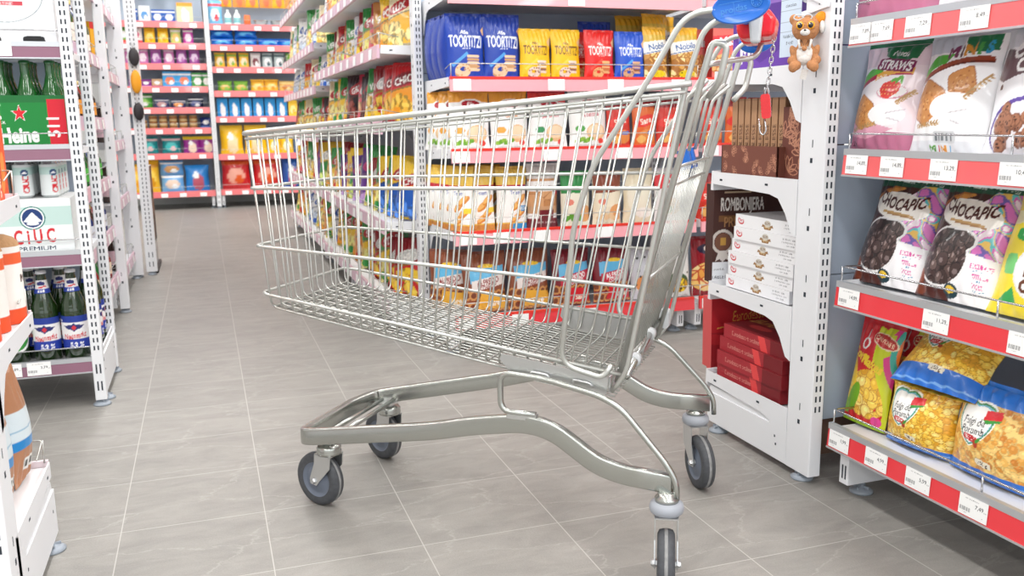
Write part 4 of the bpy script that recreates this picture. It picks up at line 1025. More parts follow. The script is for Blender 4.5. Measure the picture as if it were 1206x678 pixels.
tzb2 = bag_parts('tzblue2', .128, .175, .05, (36, 88, 204), d_tz((36, 88, 204), (90, 170, 236), (240, 244, 252), ((226, 180, 140), (150, 90, 60))), 70, 84, seal=(30, 78, 190))
tzy = bag_parts('tzyellow', .122, .178, .05, (248, 196, 26), d_tz((248, 196, 26), (252, 214, 80), (120, 78, 20), ((240, 220, 206), (150, 100, 84))), 70, 84, seal=(244, 190, 20))
tzr = bag_parts('tzred', .128, .178, .05, (226, 38, 34), d_tz((226, 38, 34), (240, 90, 70), (250, 240, 236), ((240, 190, 130), (206, 130, 70))), 70, 84, seal=(220, 36, 32))
def d_nut(p):
    p.cells(p.inrect(-1, 0, 1, .72), 60, [(240, 206, 130), (226, 176, 90), (250, 224, 160), (206, 150, 70)], 3, (170, 110, 40), .02)
    p.poly([(-.4, .48), (.4, .60), (.4, .82), (-.4, .72)], (250, 248, 240)); p.text('Nobila', .0, .66, .12, (50, 96, 160), 8, bold=.025); p.rect(-1, .88, 1, 1.1, (240, 180, 40)); p.band(-.4, .50, .4, .62, .02, (60, 110, 170))
    p.ell(.0, .12, .16, .07, (240, 216, 30)); p.poly([(.12, .12), (.2, .18), (.2, .06)], (240, 216, 30)); p.ell(-.1, .14, .015, .015, (40, 40, 30))
nut = bag_parts('nuts', .12, .195, .05, (222, 184, 70), d_nut, 64, 84, seal=(236, 178, 50))
Yc = 3.186; T4, T3, T2, T1 = 1.009, .755, .455, .139
snk = lambda parts, lab, x, y, z, rz=0., rx=-.06, nm='cracker_bag', cat='cracker bag', gp=None: put_bag(parts, nm, lab, cat, (x, y, z), rz, rx, gp)
for k in range(3):
    snk(tzb, f'blue cracker bag turned sideways, {ORD[k]} out from the upright, top cracker shelf', 0.862 + k*.006, 3.415 - k*.062, T4, 1.60 - k*.03, -.05, gp='blue cracker bags turned sideways')
snk(tzb, 'front blue cracker bag beside the sideways blue bags on the top shelf', .925, Yc + .012, T4, -.05)
snk(tzb, 'front blue cracker bag beside the yellow cracker bags on the top shelf', 1.065, Yc + .01, T4 - .0, .04)
snk(tzy, 'yellow cracker bag next to the blue cracker bag on the top shelf', 1.190, Yc, T4, -.02)
snk(tzy, 'yellow cracker bag next to the red cracker bag on the top shelf', 1.314, Yc + .004, T4, .06)
snk(tzr, 'dark red cracker bag standing behind the two yellow cracker bags', 1.235, Yc + .12, T4 + .0, .02, -.02)
snk(tzr, 'red cracker bag between yellow and small blue cracker bags', 1.450, Yc, T4, .05)
snk(tzr, 'red cracker bag half hidden behind the front red one', 1.405, Yc + .08, T4, .02)
snk(tzb2, 'small blue cracker bag between the red cracker bag and the nut bags', 1.578, Yc, T4, .0)
snk(tzb, 'blue cracker bag standing at the back behind the red cracker bag', 1.505, Yc + .17, T4 + .0, .03, -.02)
for k, (x, y, dz, rz, lab) in enumerate(((1.695, 3.19, 0, .22, 'yellow nut bag leaning in front, beside the small blue cracker bag'), (1.735, 3.255, .0, .3, 'yellow nut bag in the second row behind the leaning nut bag'), (1.815, 3.18, 0, -.04, 'yellow nut bag standing straight in front behind the cart handle arm'), (1.79, 3.32, .0, .1, 'yellow nut bag at the back of the top cracker shelf'), (1.66, 3.33, 0, .1, 'yellow nut bag at the back, behind the small blue cracker bag'))):
    o = snk(nut, lab, x, y, T4, rz, -.10, 'nut_bag', 'nut bag')
    if k in (1, 3, 4): o.scale = (1.15, 1.15, 1.28)
def d_wh(top, acc, fz, name='Sandwich'):
    def d(p):
        p.rect(-1, .84, 1, 1.1, top); p.ell(.02, .80, .22, .09, (246, 244, 240)); p.ell(.02, .80, .17, .065, (176, 30, 46)); p.text('Elis', .02, .80, .07, (250, 240, 240), -4, bold=.03)
        p.text(name, .02, .60, .085, acc, 4, bold=.02, sx=.8); p.ell(.12, .28, .2, .15, (236, 196, 146)); p.ell(.12, .30, .17, .11, (246, 222, 186))
        for k in range(6): p.ell(-.24 + .05*k, .12 + .02*(k % 3), .05, .04, (110, 176, 60) if k % 2 else (150, 200, 80))
        p.ell(-.2, .34, .09, .06, fz); p.ell(.22, .12, .06, .05, (226, 70, 60)); p.rrect(.0, .04, .5, .05, (214, 210, 206))
    return d
w1 = bag_parts('wh1', .155, .21, .06, (246, 246, 244), d_wh((240, 166, 60), (230, 150, 60), (240, 170, 70), 'Gratar'), 64, 76, seal=(238, 160, 50))
w2 = bag_parts('wh2', .155, .208, .06, (248, 248, 246), d_wh((226, 60, 56), (206, 40, 60), (60, 150, 90)), 64, 76, seal=(200, 40, 60))
w3 = bag_parts('wh3', .16, .212, .06, (246, 248, 244), d_wh((236, 238, 236), (196, 40, 70), (90, 170, 80), 'Toamna'), 64, 76, seal=(230, 230, 226))
for k in range(2): snk(w1, f'white bread bag with orange top, {ORD[k]} from the corner upright, turned sideways', .872 + k*.02, 3.36 - k*.10, T3, -.8, -.1, 'bread_bag', 'bread bag', 'sideways white bread bags')
snk(w1, 'front white bread bag with orange top, beside the sideways bread bags', .935, Yc + .01, T3, -.05, -.1, 'bread_bag', 'bread bag')
snk(w1, 'second front white bread bag with orange top on the middle shelf', 1.09, Yc + .01, T3, .04, -.1, 'bread_bag', 'bread bag')
snk(w2, 'white bread bag with red top between orange topped and plain topped bags', 1.245, Yc + .01, T3, .03, -.1, 'bread_bag', 'bread bag')
snk(w3, 'white bread bag with pale top, last before the red snack bags', 1.41, Yc + .01, T3, .0, -.1, 'bread_bag', 'bread bag')
def d_snr(p):
    p.ell(.0, .55, .28, .12, (230, 60, 50), 14); p.text('Sara', .0, .55, .12, (252, 236, 220), 14, bold=.03); p.ell(.05, .22, .22, .15, (226, 140, 70)); p.ell(-.1, .16, .1, .08, (240, 190, 110)); p.rect(-1, .84, 1, 1.1, (150, 30, 36))
    p.rrect(.14, .30, .2, .07, (70, 120, 200), 6)
sr = bag_parts('snackred', .105, .18, .045, (206, 54, 40), d_snr, 46, 60, seal=(150, 30, 36))
sr2 = bag_parts('snackor', .105, .182, .045, (226, 110, 50), d_snr, 46, 60, seal=(180, 40, 40))
for k, x in enumerate((1.535, 1.645, 1.752)): snk((sr, sr2, sr)[k], ('red snack bag beside the pale topped bread bag', 'orange snack bag between two red snack bags on the middle shelf', 'red snack bag behind the rear gate of the cart')[k], x, Yc + .005, T3, (.0, .06, -.04)[k], -.06, 'snack_bag', 'snack bag')
def d_mx(p):
    p.poly([(-.4, .60), (.4, .68), (.4, .90), (-.4, .84)], (236, 66, 76)); p.text('Max', .05, .76, .16, (252, 250, 250), 6, bold=.05); p.cells(p.inell(0, .28, .32, .24), 26, [(240, 190, 120), (250, 214, 150), (226, 150, 80)], 2, (190, 110, 60), .02)
mxb = box_mesh('maxbox', .12, .2, .06, (240, 120, 110), d_mx, 60, 90, side=(170, 40, 44))
# toast on the lower shelf
def d_toast(p):
    p.rect(-1, -.1, 1, .1, (214, 140, 60)); p.poly([(-.34, .12), (.4, .12), (.4, .74), (-.34, .74)], (252, 250, 246)); p.rect(-.34, .68, .4, .74, (196, 40, 60)); p.text('Toast', .04, .62, .06, (60, 90, 170), 0, bold=.02)
    for k in range(4): p.ell(.06 + (k % 2)*.1, .20 + k*.1, .12, .055, (222, 140, 60), 40); p.ell(.05 + (k % 2)*.1, .21 + k*.1, .10, .035, (246, 190, 110), 40)
    p.rrect(.26, .34, .2, .08, (248, 214, 60), 0, 6)
def d_toast2(p): d_toast(p); p.rrect(.24, .35, .22, .10, (50, 150, 210), 0, 6); p.text('BONUS', .24, .35, .05, (250, 250, 250), bold=.02); p.rect(.0, -.1, .4, .1, (50, 150, 210)); p.rect(-.34, .66, .4, .72, (120, 50, 130))
ts1 = bag_parts('toast', .13, .232, .058, (236, 196, 84), d_toast, 64, 96, seal=(230, 180, 70))
ts2 = bag_parts('toast2', .125, .228, .06, (236, 196, 84), d_toast2, 64, 96, seal=(230, 180, 70))
for k in range(4): snk(ts1, f'gold toast pack seen edge on, {ORD[k]} out from the corner upright', .862 + k*.012, 3.42 - k*.066, T2, -1.05, -.03, 'toast_pack', 'toast', 'gold toast packs seen edge on')
snk(ts1, 'front gold and white toast pack with yellow flash, beside the edge on packs', .965, Yc + .025, T2, -.06, -.03, 'toast_pack', 'toast')
snk(ts2, 'front gold and white toast pack with blue flash on the lower shelf', 1.098, Yc + .025, T2, .03, -.03, 'toast_pack', 'toast')
snk(ts1, 'gold toast pack standing behind the front toast packs', 1.03, Yc + .14, T2 + .0, 0, -.02, 'toast_pack', 'toast')
def d_loaf(p):
    p.rect(-1, .78, 1, 1.1, (226, 220, 216)); p.cells(p.inrect(-1, .36, 1, .80), 14, [(206, 150, 100), (196, 138, 88), (214, 160, 112)], 4, (176, 118, 76), .01)
    p.rect(-1, .60, 1, .76, (246, 242, 240)); p.text('NNATINI', .03, .66, .075, (90, 60, 60), 0, sx=.9); p.ell(.22, .58, .09, .04, (206, 50, 60), 20); p.rect(-1, .12, 1, .24, (244, 240, 238)); p.rect(-1, -.1, 1, .16, (120, 34, 44)); p.rect(-.1, .1, .16, .3, (120, 34, 44)); p.text('toast cu lapte', .04, .1, .045, (236, 214, 210))
lf = bag_parts('loaf', .128, .235, .09, (206, 160, 120), d_loaf, 64, 100, seal=(226, 224, 224))
snk(lf, 'sliced toast loaf in clear wrapper with dark red base, between gold and green packs', 1.225, Yc + .03, T2, .0, -.02, 'bread_loaf', 'bread')
def d_gw(acc, s, food):
    def d(p):
        p.poly([(-.3, .62), (.3, .66), (.34, 1.1), (-.34, 1.1)], acc); p.ell(0, .72, .24, .09, acc); p.text(s, 0, .74, .07, (250, 250, 244), 0, bold=.02); p.ell(-.16, .46, .08, .06, (226, 130, 110)); p.ell(.16, .24, .17, .16, food)
        for k in range(7): p.ell(-.22 + .05*k, .14 + .03*(k % 3), .055, .045, (96, 166, 60) if acc[1] > acc[0] else (236, 206, 160))
    return d
g1 = bag_parts('crout1', .125, .205, .06, (240, 234, 214), d_gw((40, 140, 66), 'Crutoane', (230, 170, 110)), 56, 80, seal=(60, 150, 80))
g2 = bag_parts('crout2', .13, .20, .06, (238, 226, 200), d_gw((140, 66, 40), 'Pesmet', (226, 160, 100)), 56, 80, seal=(220, 206, 180))
g3 = bag_parts('crout3', .13, .208, .06, (232, 220, 190), lambda p: (p.rrect(0, .5, .5, .5, (240, 232, 210)), p.ell(.1, .2, .2, .1, (250, 246, 236))), 40, 60, seal=(226, 212, 180))
g4 = bag_parts('crout4', .125, .205, .06, (244, 242, 242), lambda p: (p.poly([(-.5, .62), (.5, .72), (.5, .95), (-.5, .9)], (226, 46, 56)), p.text('DO', .05, .79, .14, (252, 250, 250), 4, bold=.06), p.ell(.05, .3, .2, .16, (226, 190, 130)), p.ell(-.05, .24, .1, .08, (90, 160, 80))), 50, 70, seal=(236, 236, 240))
snk(g1, 'cream crouton bag with green top beside the sliced loaf', 1.355, Yc + .01, T2, .02, -.04, 'crouton_bag', 'crouton bag')
snk(g2, 'cream crouton bag with brown top beside the green topped one', 1.49, Yc + .01, T2, .06, -.04, 'crouton_bag', 'crouton bag')
snk(g3, 'plain beige crouton bag beside the brown topped bag', 1.625, Yc + .01, T2, -.02, -.04, 'crouton_bag', 'crouton bag')
snk(g4, 'white crouton bag with red band behind the cart gate', 1.76, Yc + .01, T2, .0, -.04, 'crouton_bag', 'crouton bag')
# pretzels on the base shelf
def d_prz(red):
    def d(p):
        for k in range(14):
            x = -.34 + (k % 7)*.115; z = .10 + (k//7)*.2
            p.ell(x, z, .075, .085, (206, 146, 84)); p.ell(x, z, .045, .052, (120, 60, 36))
        p.poly([(-.28, .50), (.34, .56), (.34, .80), (-.28, .76)], (96, 180, 222)); p.ell(.02, .79, .15, .035, (240, 196, 40)); p.poly([(-.26, .36), (.34, .48), (.34, .66), (-.26, .54)], (200, 34, 60) if red else (236, 226, 220)); p.text('ALFREDO', .04, .53, .095, (250, 246, 246) if red else (150, 60, 60), 12, bold=.03, sx=.72); p.text('COVRIGEI', .04, .44, .07, (250, 246, 246) if red else (150, 60, 60), 12, bold=.02, sx=.72)
        p.poly([(-.14, .06), (.36, .06), (.36, .30), (-.1, .34)], (214, 30, 44) if red else (236, 176, 60)); p.text('Sare', .14, .16, .09, (250, 240, 220), 4, bold=.03)
    return d
pz = bag_parts('pretz', .175, .225, .075, (140, 76, 48), d_prz(False), 70, 90, seal=(120, 60, 40))
pr = bag_parts('pretzr', .165, .215, .075, (124, 20, 36), d_prz(True), 70, 90, seal=(110, 16, 30))
snk(pz, 'brown pretzel bag in front beside the corner upright on the base shelf', .985, Yc + .02, T1, -.04, -.12, 'pretzel_bag', 'pretzel bag')
snk(pz, 'brown pretzel bag turned sideways against the corner upright', .875, Yc + .13, T1, -.6, -.08, 'pretzel_bag', 'pretzel bag')
snk(pz, 'brown pretzel bag next to the dark red pretzel bags', 1.165, Yc + .02, T1, .02, -.12, 'pretzel_bag', 'pretzel bag')
snk(pr, 'dark red pretzel bag next to the brown pretzel bags', 1.345, Yc + .02, T1, .03, -.12, 'pretzel_bag', 'pretzel bag')
snk(pr, 'dark red pretzel bag next to the white snack bags', 1.52, Yc + .02, T1, .0, -.12, 'pretzel_bag', 'pretzel bag')
def d_sp(c1, c2):
    def d(p):
        p.ell(.0, .3, .3, .2, c1); p.cells(p.inell(.05, .25, .22, .15), 18, [c2, (240, 200, 40), (226, 170, 30)], 2, (150, 110, 20), .015)
        for k in range(14): p.ell(random.Random(k).uniform(-.4, .4), random.Random(k + 50).uniform(.1, .9), .028, .022, (40, 50, 44))
    return d
sp1 = bag_parts('sp1', .15, .2, .06, (206, 206, 212), d_sp((226, 150, 90), (230, 120, 60)), 50, 66, seal=(180, 180, 190))
sp2 = bag_parts('sp2', .14, .2, .06, (240, 240, 236), d_sp((60, 90, 50), (246, 214, 40)), 50, 66, seal=(220, 220, 214))
snk(sp1, 'grey and white seed snack bag beside the dark red pretzels', 1.68, Yc + .03, T1, .1, -.15, 'snack_bag', 'snack bag')
snk(sp2, 'white seed snack bag with green and yellow print behind the cart gate', 1.80, Yc + .01, T1, -.05, -.12, 'snack_bag', 'snack bag')
def d_pop(p):
    p.ell(.0, .82, .2, .09, (40, 30, 60)); p.text('Cip', .02, .83, .1, (250, 230, 220), 0, bold=.04); p.cells(p.inell(.0, .33, .34, .26), 30, [(250, 206, 120), (240, 170, 80), (252, 226, 160)], 6, (206, 90, 50), .02)
pop = bag_parts('pop', .14, .235, .06, (150, 24, 36), d_pop, 60, 90, seal=(130, 20, 30))
snk(pop, 'dark red popcorn bag on the base shelf beside the medal chocolate box', 1.945, Yc + .01, T1, .0, -.06, 'popcorn_bag', 'popcorn bag')
snk(pop, 'dark red popcorn bag on the base shelf behind the sweets shelving', 2.10, Yc + .01, T1, .0, -.06, 'popcorn_bag', 'popcorn bag')
put_box(mxb, 'snack_box', 'red snack box on the top shelf behind the cart handle arms', 'snack box', (1.985, 3.19, T4))
put_box(mxb, 'snack_box', 'dark red sided snack box beside the yellow nut bags', 'snack box', (1.905, 3.26, T4), .5)
for k, (x, z, q) in enumerate(((1.945, T3, sr), (2.06, T3, sr2), (2.17, T3, sr), (1.935, T2, sr), (2.05, T2, sr2))):
    snk(q, f'{"red" if q is sr else "orange"} snack bag on the {"middle" if z == T3 else "lower"} shelf behind the chocolates, {ORD[k if k < 3 else k - 3]} from the cart', x, Yc, z, 0, -.05, 'snack_bag', 'snack bag')

# ------------------------------------------------------------------ snack bags down the aisle
def d_chip(top, logo, food, name, lt=(250, 246, 240), star=None):
    def d(p):
        p.poly([(-.6, .52), (.0, .58), (.6, .72), (.6, 1.1), (-.6, 1.1)], top); p.band(-.45, .50, .45, .68, .03, tuple(int(c*.6) for c in food)); p.rect(-1, -.1, 1, .07, tuple(int(c*.72) for c in top)); p.ell(.0, .74, .29, .12, logo, 14); p.ell(.0, .74, .27, .10, tuple(int(c*.85) for c in logo), 14); p.text(name, .0, .73, .13, lt, 14, bold=.03, sx=.9)
        r = random.Random(len(name) + top[0])
        for k in range(12):
            x, z = r.uniform(-.3, .3), r.uniform(.06, .42); p.ell(x, z, .125, .07, tuple(int(c*.7) for c in food), r.uniform(0, 180)); p.ell(x, z, .11, .06, food, r.uniform(0, 180)); p.ell(x, z, .085, .04, tuple(min(255, c + 26) for c in food), r.uniform(0, 180))
        if star: p.rrect(.12, .46, .3, .12, star, -12, 4); p.ell(-.2, .12, .1, .08, star)
    return d
CH = {}
N1, N2, N3, N4 = 'near snack bay', 'second snack bay', 'third snack bay', 'last snack bay'
def chip(key, base, top, logo, food, name, W=.185, H=.265, T=.055, star=None):
    CH[key] = bag_parts('chip' + key, W, H, T, base, d_chip(top, logo, food, name, star=star), 40, 56, seal=top, wr=2.0); return CH[key]
OR, RD, YL, GRN, BLU, WHT, PUR, BRN, BLK, PNK = (244, 158, 40), (204, 30, 38), (250, 206, 50), (48, 150, 66), (36, 96, 190), (242, 240, 236), (110, 60, 150), (176, 110, 56), (40, 36, 40), (226, 96, 110)
chip('a', OR, RD, (150, 20, 34), (246, 190, 70), 'CHIO'); chip('b', (246, 188, 60), (246, 232, 190), RD, (250, 224, 150), 'LUX'); chip('c', (206, 120, 50), (206, 140, 70), (236, 190, 60), (240, 196, 120), 'SNAK')
chip('d', PNK, (190, 40, 70), WHT, (240, 180, 120), 'MIX'); chip('e', WHT, GRN, (60, 160, 70), (244, 206, 110), 'VERDE', star=YL); chip('f', RD, (150, 18, 30), WHT, (246, 196, 60), 'CHIO', star=YL)
chip('g', YL, GRN, RD, (250, 226, 130), 'STAR', star=GRN); chip('h', BLU, YL, RD, (70, 130, 220), 'CHIO'); chip('i', (226, 226, 230), WHT, BLU, (200, 214, 236), 'LAYA', star=BLU); chip('j', BLK, (60, 40, 44), RD, (150, 70, 60), 'GRILL')
chip('k', OR, YL, (230, 80, 40), (250, 206, 110), 'POFTA'); chip('l', PUR, (90, 46, 130), (230, 80, 140), (200, 160, 220), 'VIVA'); chip('m', GRN, YL, WHT, (206, 226, 120), 'DILL'); chip('n', (238, 150, 80), OR, RD, (250, 226, 180), 'PUF', star=RD)
NM = dict(a='orange crisps bag with red top', b='gold crisps bag with cream top', c='golden brown crisps bag', d='pink crisps bag', e='white crisps bag with green top', f='red crisps bag with yellow flash', g='yellow crisps bag with green top', h='blue crisps bag with yellow top', i='pale grey crisps bag with blue flash', j='black crisps bag', k='orange puffs bag with yellow top', l='purple puffs bag', m='green puffs bag with yellow top', n='tan orange puffs bag with star')
SHN = ('bottom', 'second', 'third', 'fourth', 'fifth', 'sixth')
def snackrow(li, zs, kinds, bayname, y0, step, rz0, lean=-.14, rows=1, seed=1, x=.745):
    r = random.Random(seed); seen = {}; lv = CHA if zs in CHA and bayname in (N1, N2) else CHB; hi = [q for q in lv if q > zs + .01]; gap = (hi[0] - zs) if hi else .4
    tot = {}
    for k in kinds: tot[k] = tot.get(k, 0) + 1
    for i, k in enumerate(kinds):
        seen[k] = seen.get(k, 0) + 1
        wh = f'{ORD[i]} from cart end' if len(kinds) > 1 else ''
        lab = f'{NM[k]}, {wh}, {SHN[li]} shelf, {bayname}'
        y = y0 + step*i
        o = put_bag(CH[k], 'crisps_bag', lab, 'crisps', (x + r.uniform(-.008, .008), y, zs - .0105), rz0 + r.uniform(-.12, .12), lean + r.uniform(-.09, .05), f'crisps on the {SHN[li]} shelf of {bayname}')
        sc = min(r.uniform(.82, 1.06), (gap - .045)/.277); o.scale = (sc, sc, sc); o.rotation_euler.y = r.uniform(-.08, .08); rest(o, CH[k][0][1], zs - .012)
RZS = -.92
# near bay, then onwards; lists run from the cart end away down the aisle
rowsA = {0: 'fffgfafgn', 1: 'hhghgfgle', 2: 'aafffejjd', 3: 'bkacdgefi', 4: 'kkakcknkn'}
for li, s in rowsA.items():
    snackrow(li, CHA[li], s, N1, 3.665, .108, RZS, seed=li + 1, x=.79)
rowsB = {0: 'nkggnbkig', 1: 'lmkdlfeng', 2: 'jjfegkgba', 3: 'edmabifei', 4: 'kbnkknciw'.replace('w', 'i')}
for li, s in rowsB.items():
    snackrow(li, CHA[li], s, N2, 4.70, .108, RZS + .06, seed=li + 11, x=.79)
rowsC = {0: 'gnkbgi', 1: 'kmdlne', 2: 'jfgekb', 3: 'iiebia', 4: 'bgiebi', 5: 'kcnkcn'}
for li, s in rowsC.items():
    snackrow(li, CHB[li], s, N3, 5.77, .165, RZS + .1, seed=li + 21, x=.785)
    snackrow(li, CHB[li], s[::-1], N4, 6.82, .165, RZS + .1, seed=li + 31, x=.785)

# ------------------------------------------------------------------ pet food wall far down the aisle
def d_far(c1, c2, kind):
    def d(p):
        w = p.X.max()
        if kind == 0: p.ell(0, .42, w*.62, .26, c1); p.rect(-w, .74, w, .86, c2); p.ell(w*.2, .3, w*.3, .14, c2)
        elif kind == 1: p.rect(-w, -.1, w, .24, c1); p.ell(0, .56, w*.5, .2, c2)
        else: p.ell(w*.1, .34, w*.5, .3, c1); p.ell(-w*.1, .62, w*.26, .14, (250, 250, 250)); p.rect(-w, .84, w, 1.1, c2)
    return d
FB = {}
def farbag(W, H, T, base, c1, c2, kind, film=True):
    k = (W, H, base, c1, kind)
    if k not in FB:
        FB[k] = bag_parts('far%s' % (k,), W, H, T, base, d_far(c1, c2, kind), 16, 20)[0][1] if film else box_mesh(('far', k), W, H, T, base, d_far(c1, c2, kind), 16, 20)
    return FB[k]
def farrow(z, bayn, shelf, items):
    """items: (px X centre, W, H, T, base, c1, c2, kind, film, words, cat)"""
    cnt = {}
    for x, W, H, T, base, c1, c2, kind, film, words, cat in items: cnt[words] = cnt.get(words, 0) + 1
    seen = {}
    for x, W, H, T, base, c1, c2, kind, film, words, cat in items:
        i = seen[words] = seen.get(words, 0) + 1
        pos = f'{ORD[i-1]} of {cnt[words]}, ' if cnt[words] > 1 else ''
        pos = f'{ORD[i-1]} from post side, ' if RB == bayn and cnt[words] > 1 else f'{ORD[i-1]} from beer side, ' if cnt[words] > 1 else ''
        put_box(farbag(W, H, T, base, c1, c2, kind, film), cat.replace(' ', '_'), f'{words}, {pos}{shelf} shelf, {bayn}', cat, (x, 9.955 + (.02 if T > .08 else 0), z - .011), 0, 0, f'{words}s on the {shelf} shelf of the far wall').scale = (.97, .95, 1.13) if film else (1.0, 1, 1.06)
WT = (250, 248, 246)
LB, RB = 'far wall by beer', 'far wall by snacks'
px = lambda p: -.557 + (p - 175)*.00925   # rough metres along the far wall for the left bay
xs = lambda a, b, n: [a + (b - a)*(i + .5)/n for i in range(n)]
# left bay, shelves from the floor up
farrow(FL[0], LB, 'bottom', [(-.52, .17, .30, .14, (246, 188, 30), (250, 214, 90), (220, 150, 20), 0, 1, 'yellow pet food sack', 'pet food bag')] +
       [(x, .23, .17, .14, (116, 176, 226), (236, 210, 190), WT, 0, 1, 'pale blue pet food pillow bag', 'pet food bag') for x in (-.315,)] + [(x, .245, .24, .14, (36, 130, 206), (190, 90, 110), (40, 140, 220), 2, 1, 'bright blue pet food bag', 'pet food bag') for x in (-.07, .0 + .19 - .01 - .0)][:1])
farrow(FL[0], LB, 'lowest', [(-.66, .15, .26, .12, (246, 190, 40), (250, 210, 90), (230, 160, 30), 0, 1, 'amber pet food sack', 'pet food bag'), (-.07 + .0, .01, .01, .01, WT, WT, WT, 0, 1, 'x', 'x')][:1])
put_box(farbag(.23, .15, .13, (100, 160, 214), (206, 150, 90), WT, 0), 'pet_food_bag', 'pale blue pet food bag lying on the lower pale blue bag, far wall', 'pet food bag', (-.315, 9.97, FL[0] + .162))
farrow(FL[1], LB, 'second', [(x, .19, .16, .09, (0, 128, 132), (60, 190, 190), (240, 200, 200), 0, 1, 'teal cat food bag', 'cat food bag') for x in (-.52, -.30)] + [(x, .175, .155, .09, (150, 36, 140), (250, 226, 200), (244, 214, 50), 2, 1, 'purple and yellow treat bag', 'treat bag') for x in (-.10, .055)])
can = MB(); can.lathe([(0, 0), (.038, 0), (.04, .003), (.04, .042), (.038, .045), (0, .045)], 20, 0, None, (206, 180, 130)); can.lathe([(.0405, .010), (.0405, .036)], 20, 0, None, (150, 100, 50)); canm = can.mesh('tin', CARD)
for i, x in enumerate(xs(-.60, -.02, 6)):
    for j in range(2 if i == 0 else 3):
        put_box(canm, 'pet_food_tin', f'small tan pet food tin, {ORD[i]} column from the beer side, {ORD[j]} from bottom', 'tin', (x, 9.95, FL[2] - .012 + j*.0455), 0, 0, 'tan pet food tins')
farrow(FL[2], LB, 'third', [(.055, .12, .10, .09, (30, 50, 120), (90, 130, 200), WT, 1, 1, 'dark blue pet food pouch', 'pouch')])
farrow(FL[3], LB, 'fourth', [(-.535, .19, .13, .1, (70, 160, 50), (150, 206, 90), WT, 0, 1, 'green treat bag', 'treat bag'), (-.36, .15, .09, .1, (60, 70, 120), (206, 150, 150), WT, 0, 1, 'dusky blue treat bag', 'treat bag'), (-.20, .15, .08, .1, (40, 50, 100), (240, 150, 60), WT, 0, 1, 'navy treat bag with orange spot', 'treat bag'), (-.03, .16, .10, .1, (30, 36, 70), (90, 100, 150), WT, 0, 1, 'dark navy treat bag', 'treat bag')])
farrow(FL[4], LB, 'fifth', [(x, .10, .075, .1, (126, 30, 130), (226, 150, 206), WT, 1, 0, 'purple pet food tub', 'tub') for x in (-.60, -.49)] + [(-.385, .10, .08, .1, (200, 160, 120), (150, 60, 130), WT, 1, 0, 'tan pet food tub', 'tub')] +
       [(x, .135, .15, .08, (60, 160, 220), (236, 130, 90), WT, 0, 0, 'blue and orange pet food box', 'box') for x in (-.262, -.125)] + [(x, .11, .14, .07, (70, 160, 80), (246, 240, 236), WT, 0, 0, 'green and white pet food box', 'box') for x in (.005, .125 - .03)])
farrow(FL[5], LB, 'sixth', [(x, .108, .15, .06, (206, 120, 180), (250, 236, 244), (246, 220, 236), 0, 1, 'pink cat food pouch', 'pouch') for x in (-.62, -.50, -.255)] + [(x, .108, .15, .06, (160, 80, 160), (236, 210, 236), (190, 120, 190), 0, 1, 'mauve cat food pouch', 'pouch') for x in (-.378, -.135, -.01)])
farrow(FL[6], LB, 'seventh', [(-.66, .108, .145, .06, (120, 180, 80), (236, 80, 70), WT, 1, 1, 'green and red pouch', 'pouch'), (-.54, .108, .145, .06, (246, 240, 240), (230, 70, 80), (206, 80, 120), 1, 1, 'white and red pouch', 'pouch')] + [(x, .108, .145, .06, (250, 200, 30), (250, 226, 120), (240, 170, 20), 0, 1, 'yellow pouch', 'pouch') for x in (-.42, -.295)] + [(-.175, .105, .145, .06, (206, 220, 120), (246, 200, 110), WT, 0, 1, 'lime pouch', 'pouch'), (-.055, .105, .145, .06, (206, 70, 170), (240, 220, 236), WT, 0, 1, 'magenta pouch', 'pouch')])
farrow(FL[7], LB, 'top', [(x, .11, .12, .08, (40, 90, 170), (236, 240, 246), WT, 0, 0, 'blue and white pet food cup', 'cup') for x in (-.57, -.33, -.22)] + [(-.45, .10, .15, .08, (236, 238, 240), (90, 150, 206), WT, 0, 0, 'white pet food tub', 'tub'), (-.07, .15, .19, .06, (240, 226, 170), (250, 250, 250), (240, 160, 60), 2, 0, 'cream flat pet food box', 'box')])
# toys on hooks above
for i, (x, c, r_) in enumerate(((-.66, (236, 170, 40), .05), (-.47, (50, 40, 110), .055), (-.30, (60, 150, 70), .06), (-.12, (80, 90, 150), .045))):
    m = MB(); m.sphere((0, 0, 0), (r_*1.2, r_*.7, r_*.85), col=c); m.tube([(0, 0, r_*.8), (0, .02, r_ + .05), (0, .12, r_ + .055)], .003, 6, col=(150, 150, 150))
    put_box(m.mesh('pet_toy', CARD), 'pet_toy', f'{("orange", "dark purple", "green", "slate blue")[i]} pet toy hanging from a hook at the top of the far wall', 'pet toy', (x, 10.10, 2.165 - (.0, .02, .03, .0)[i]))
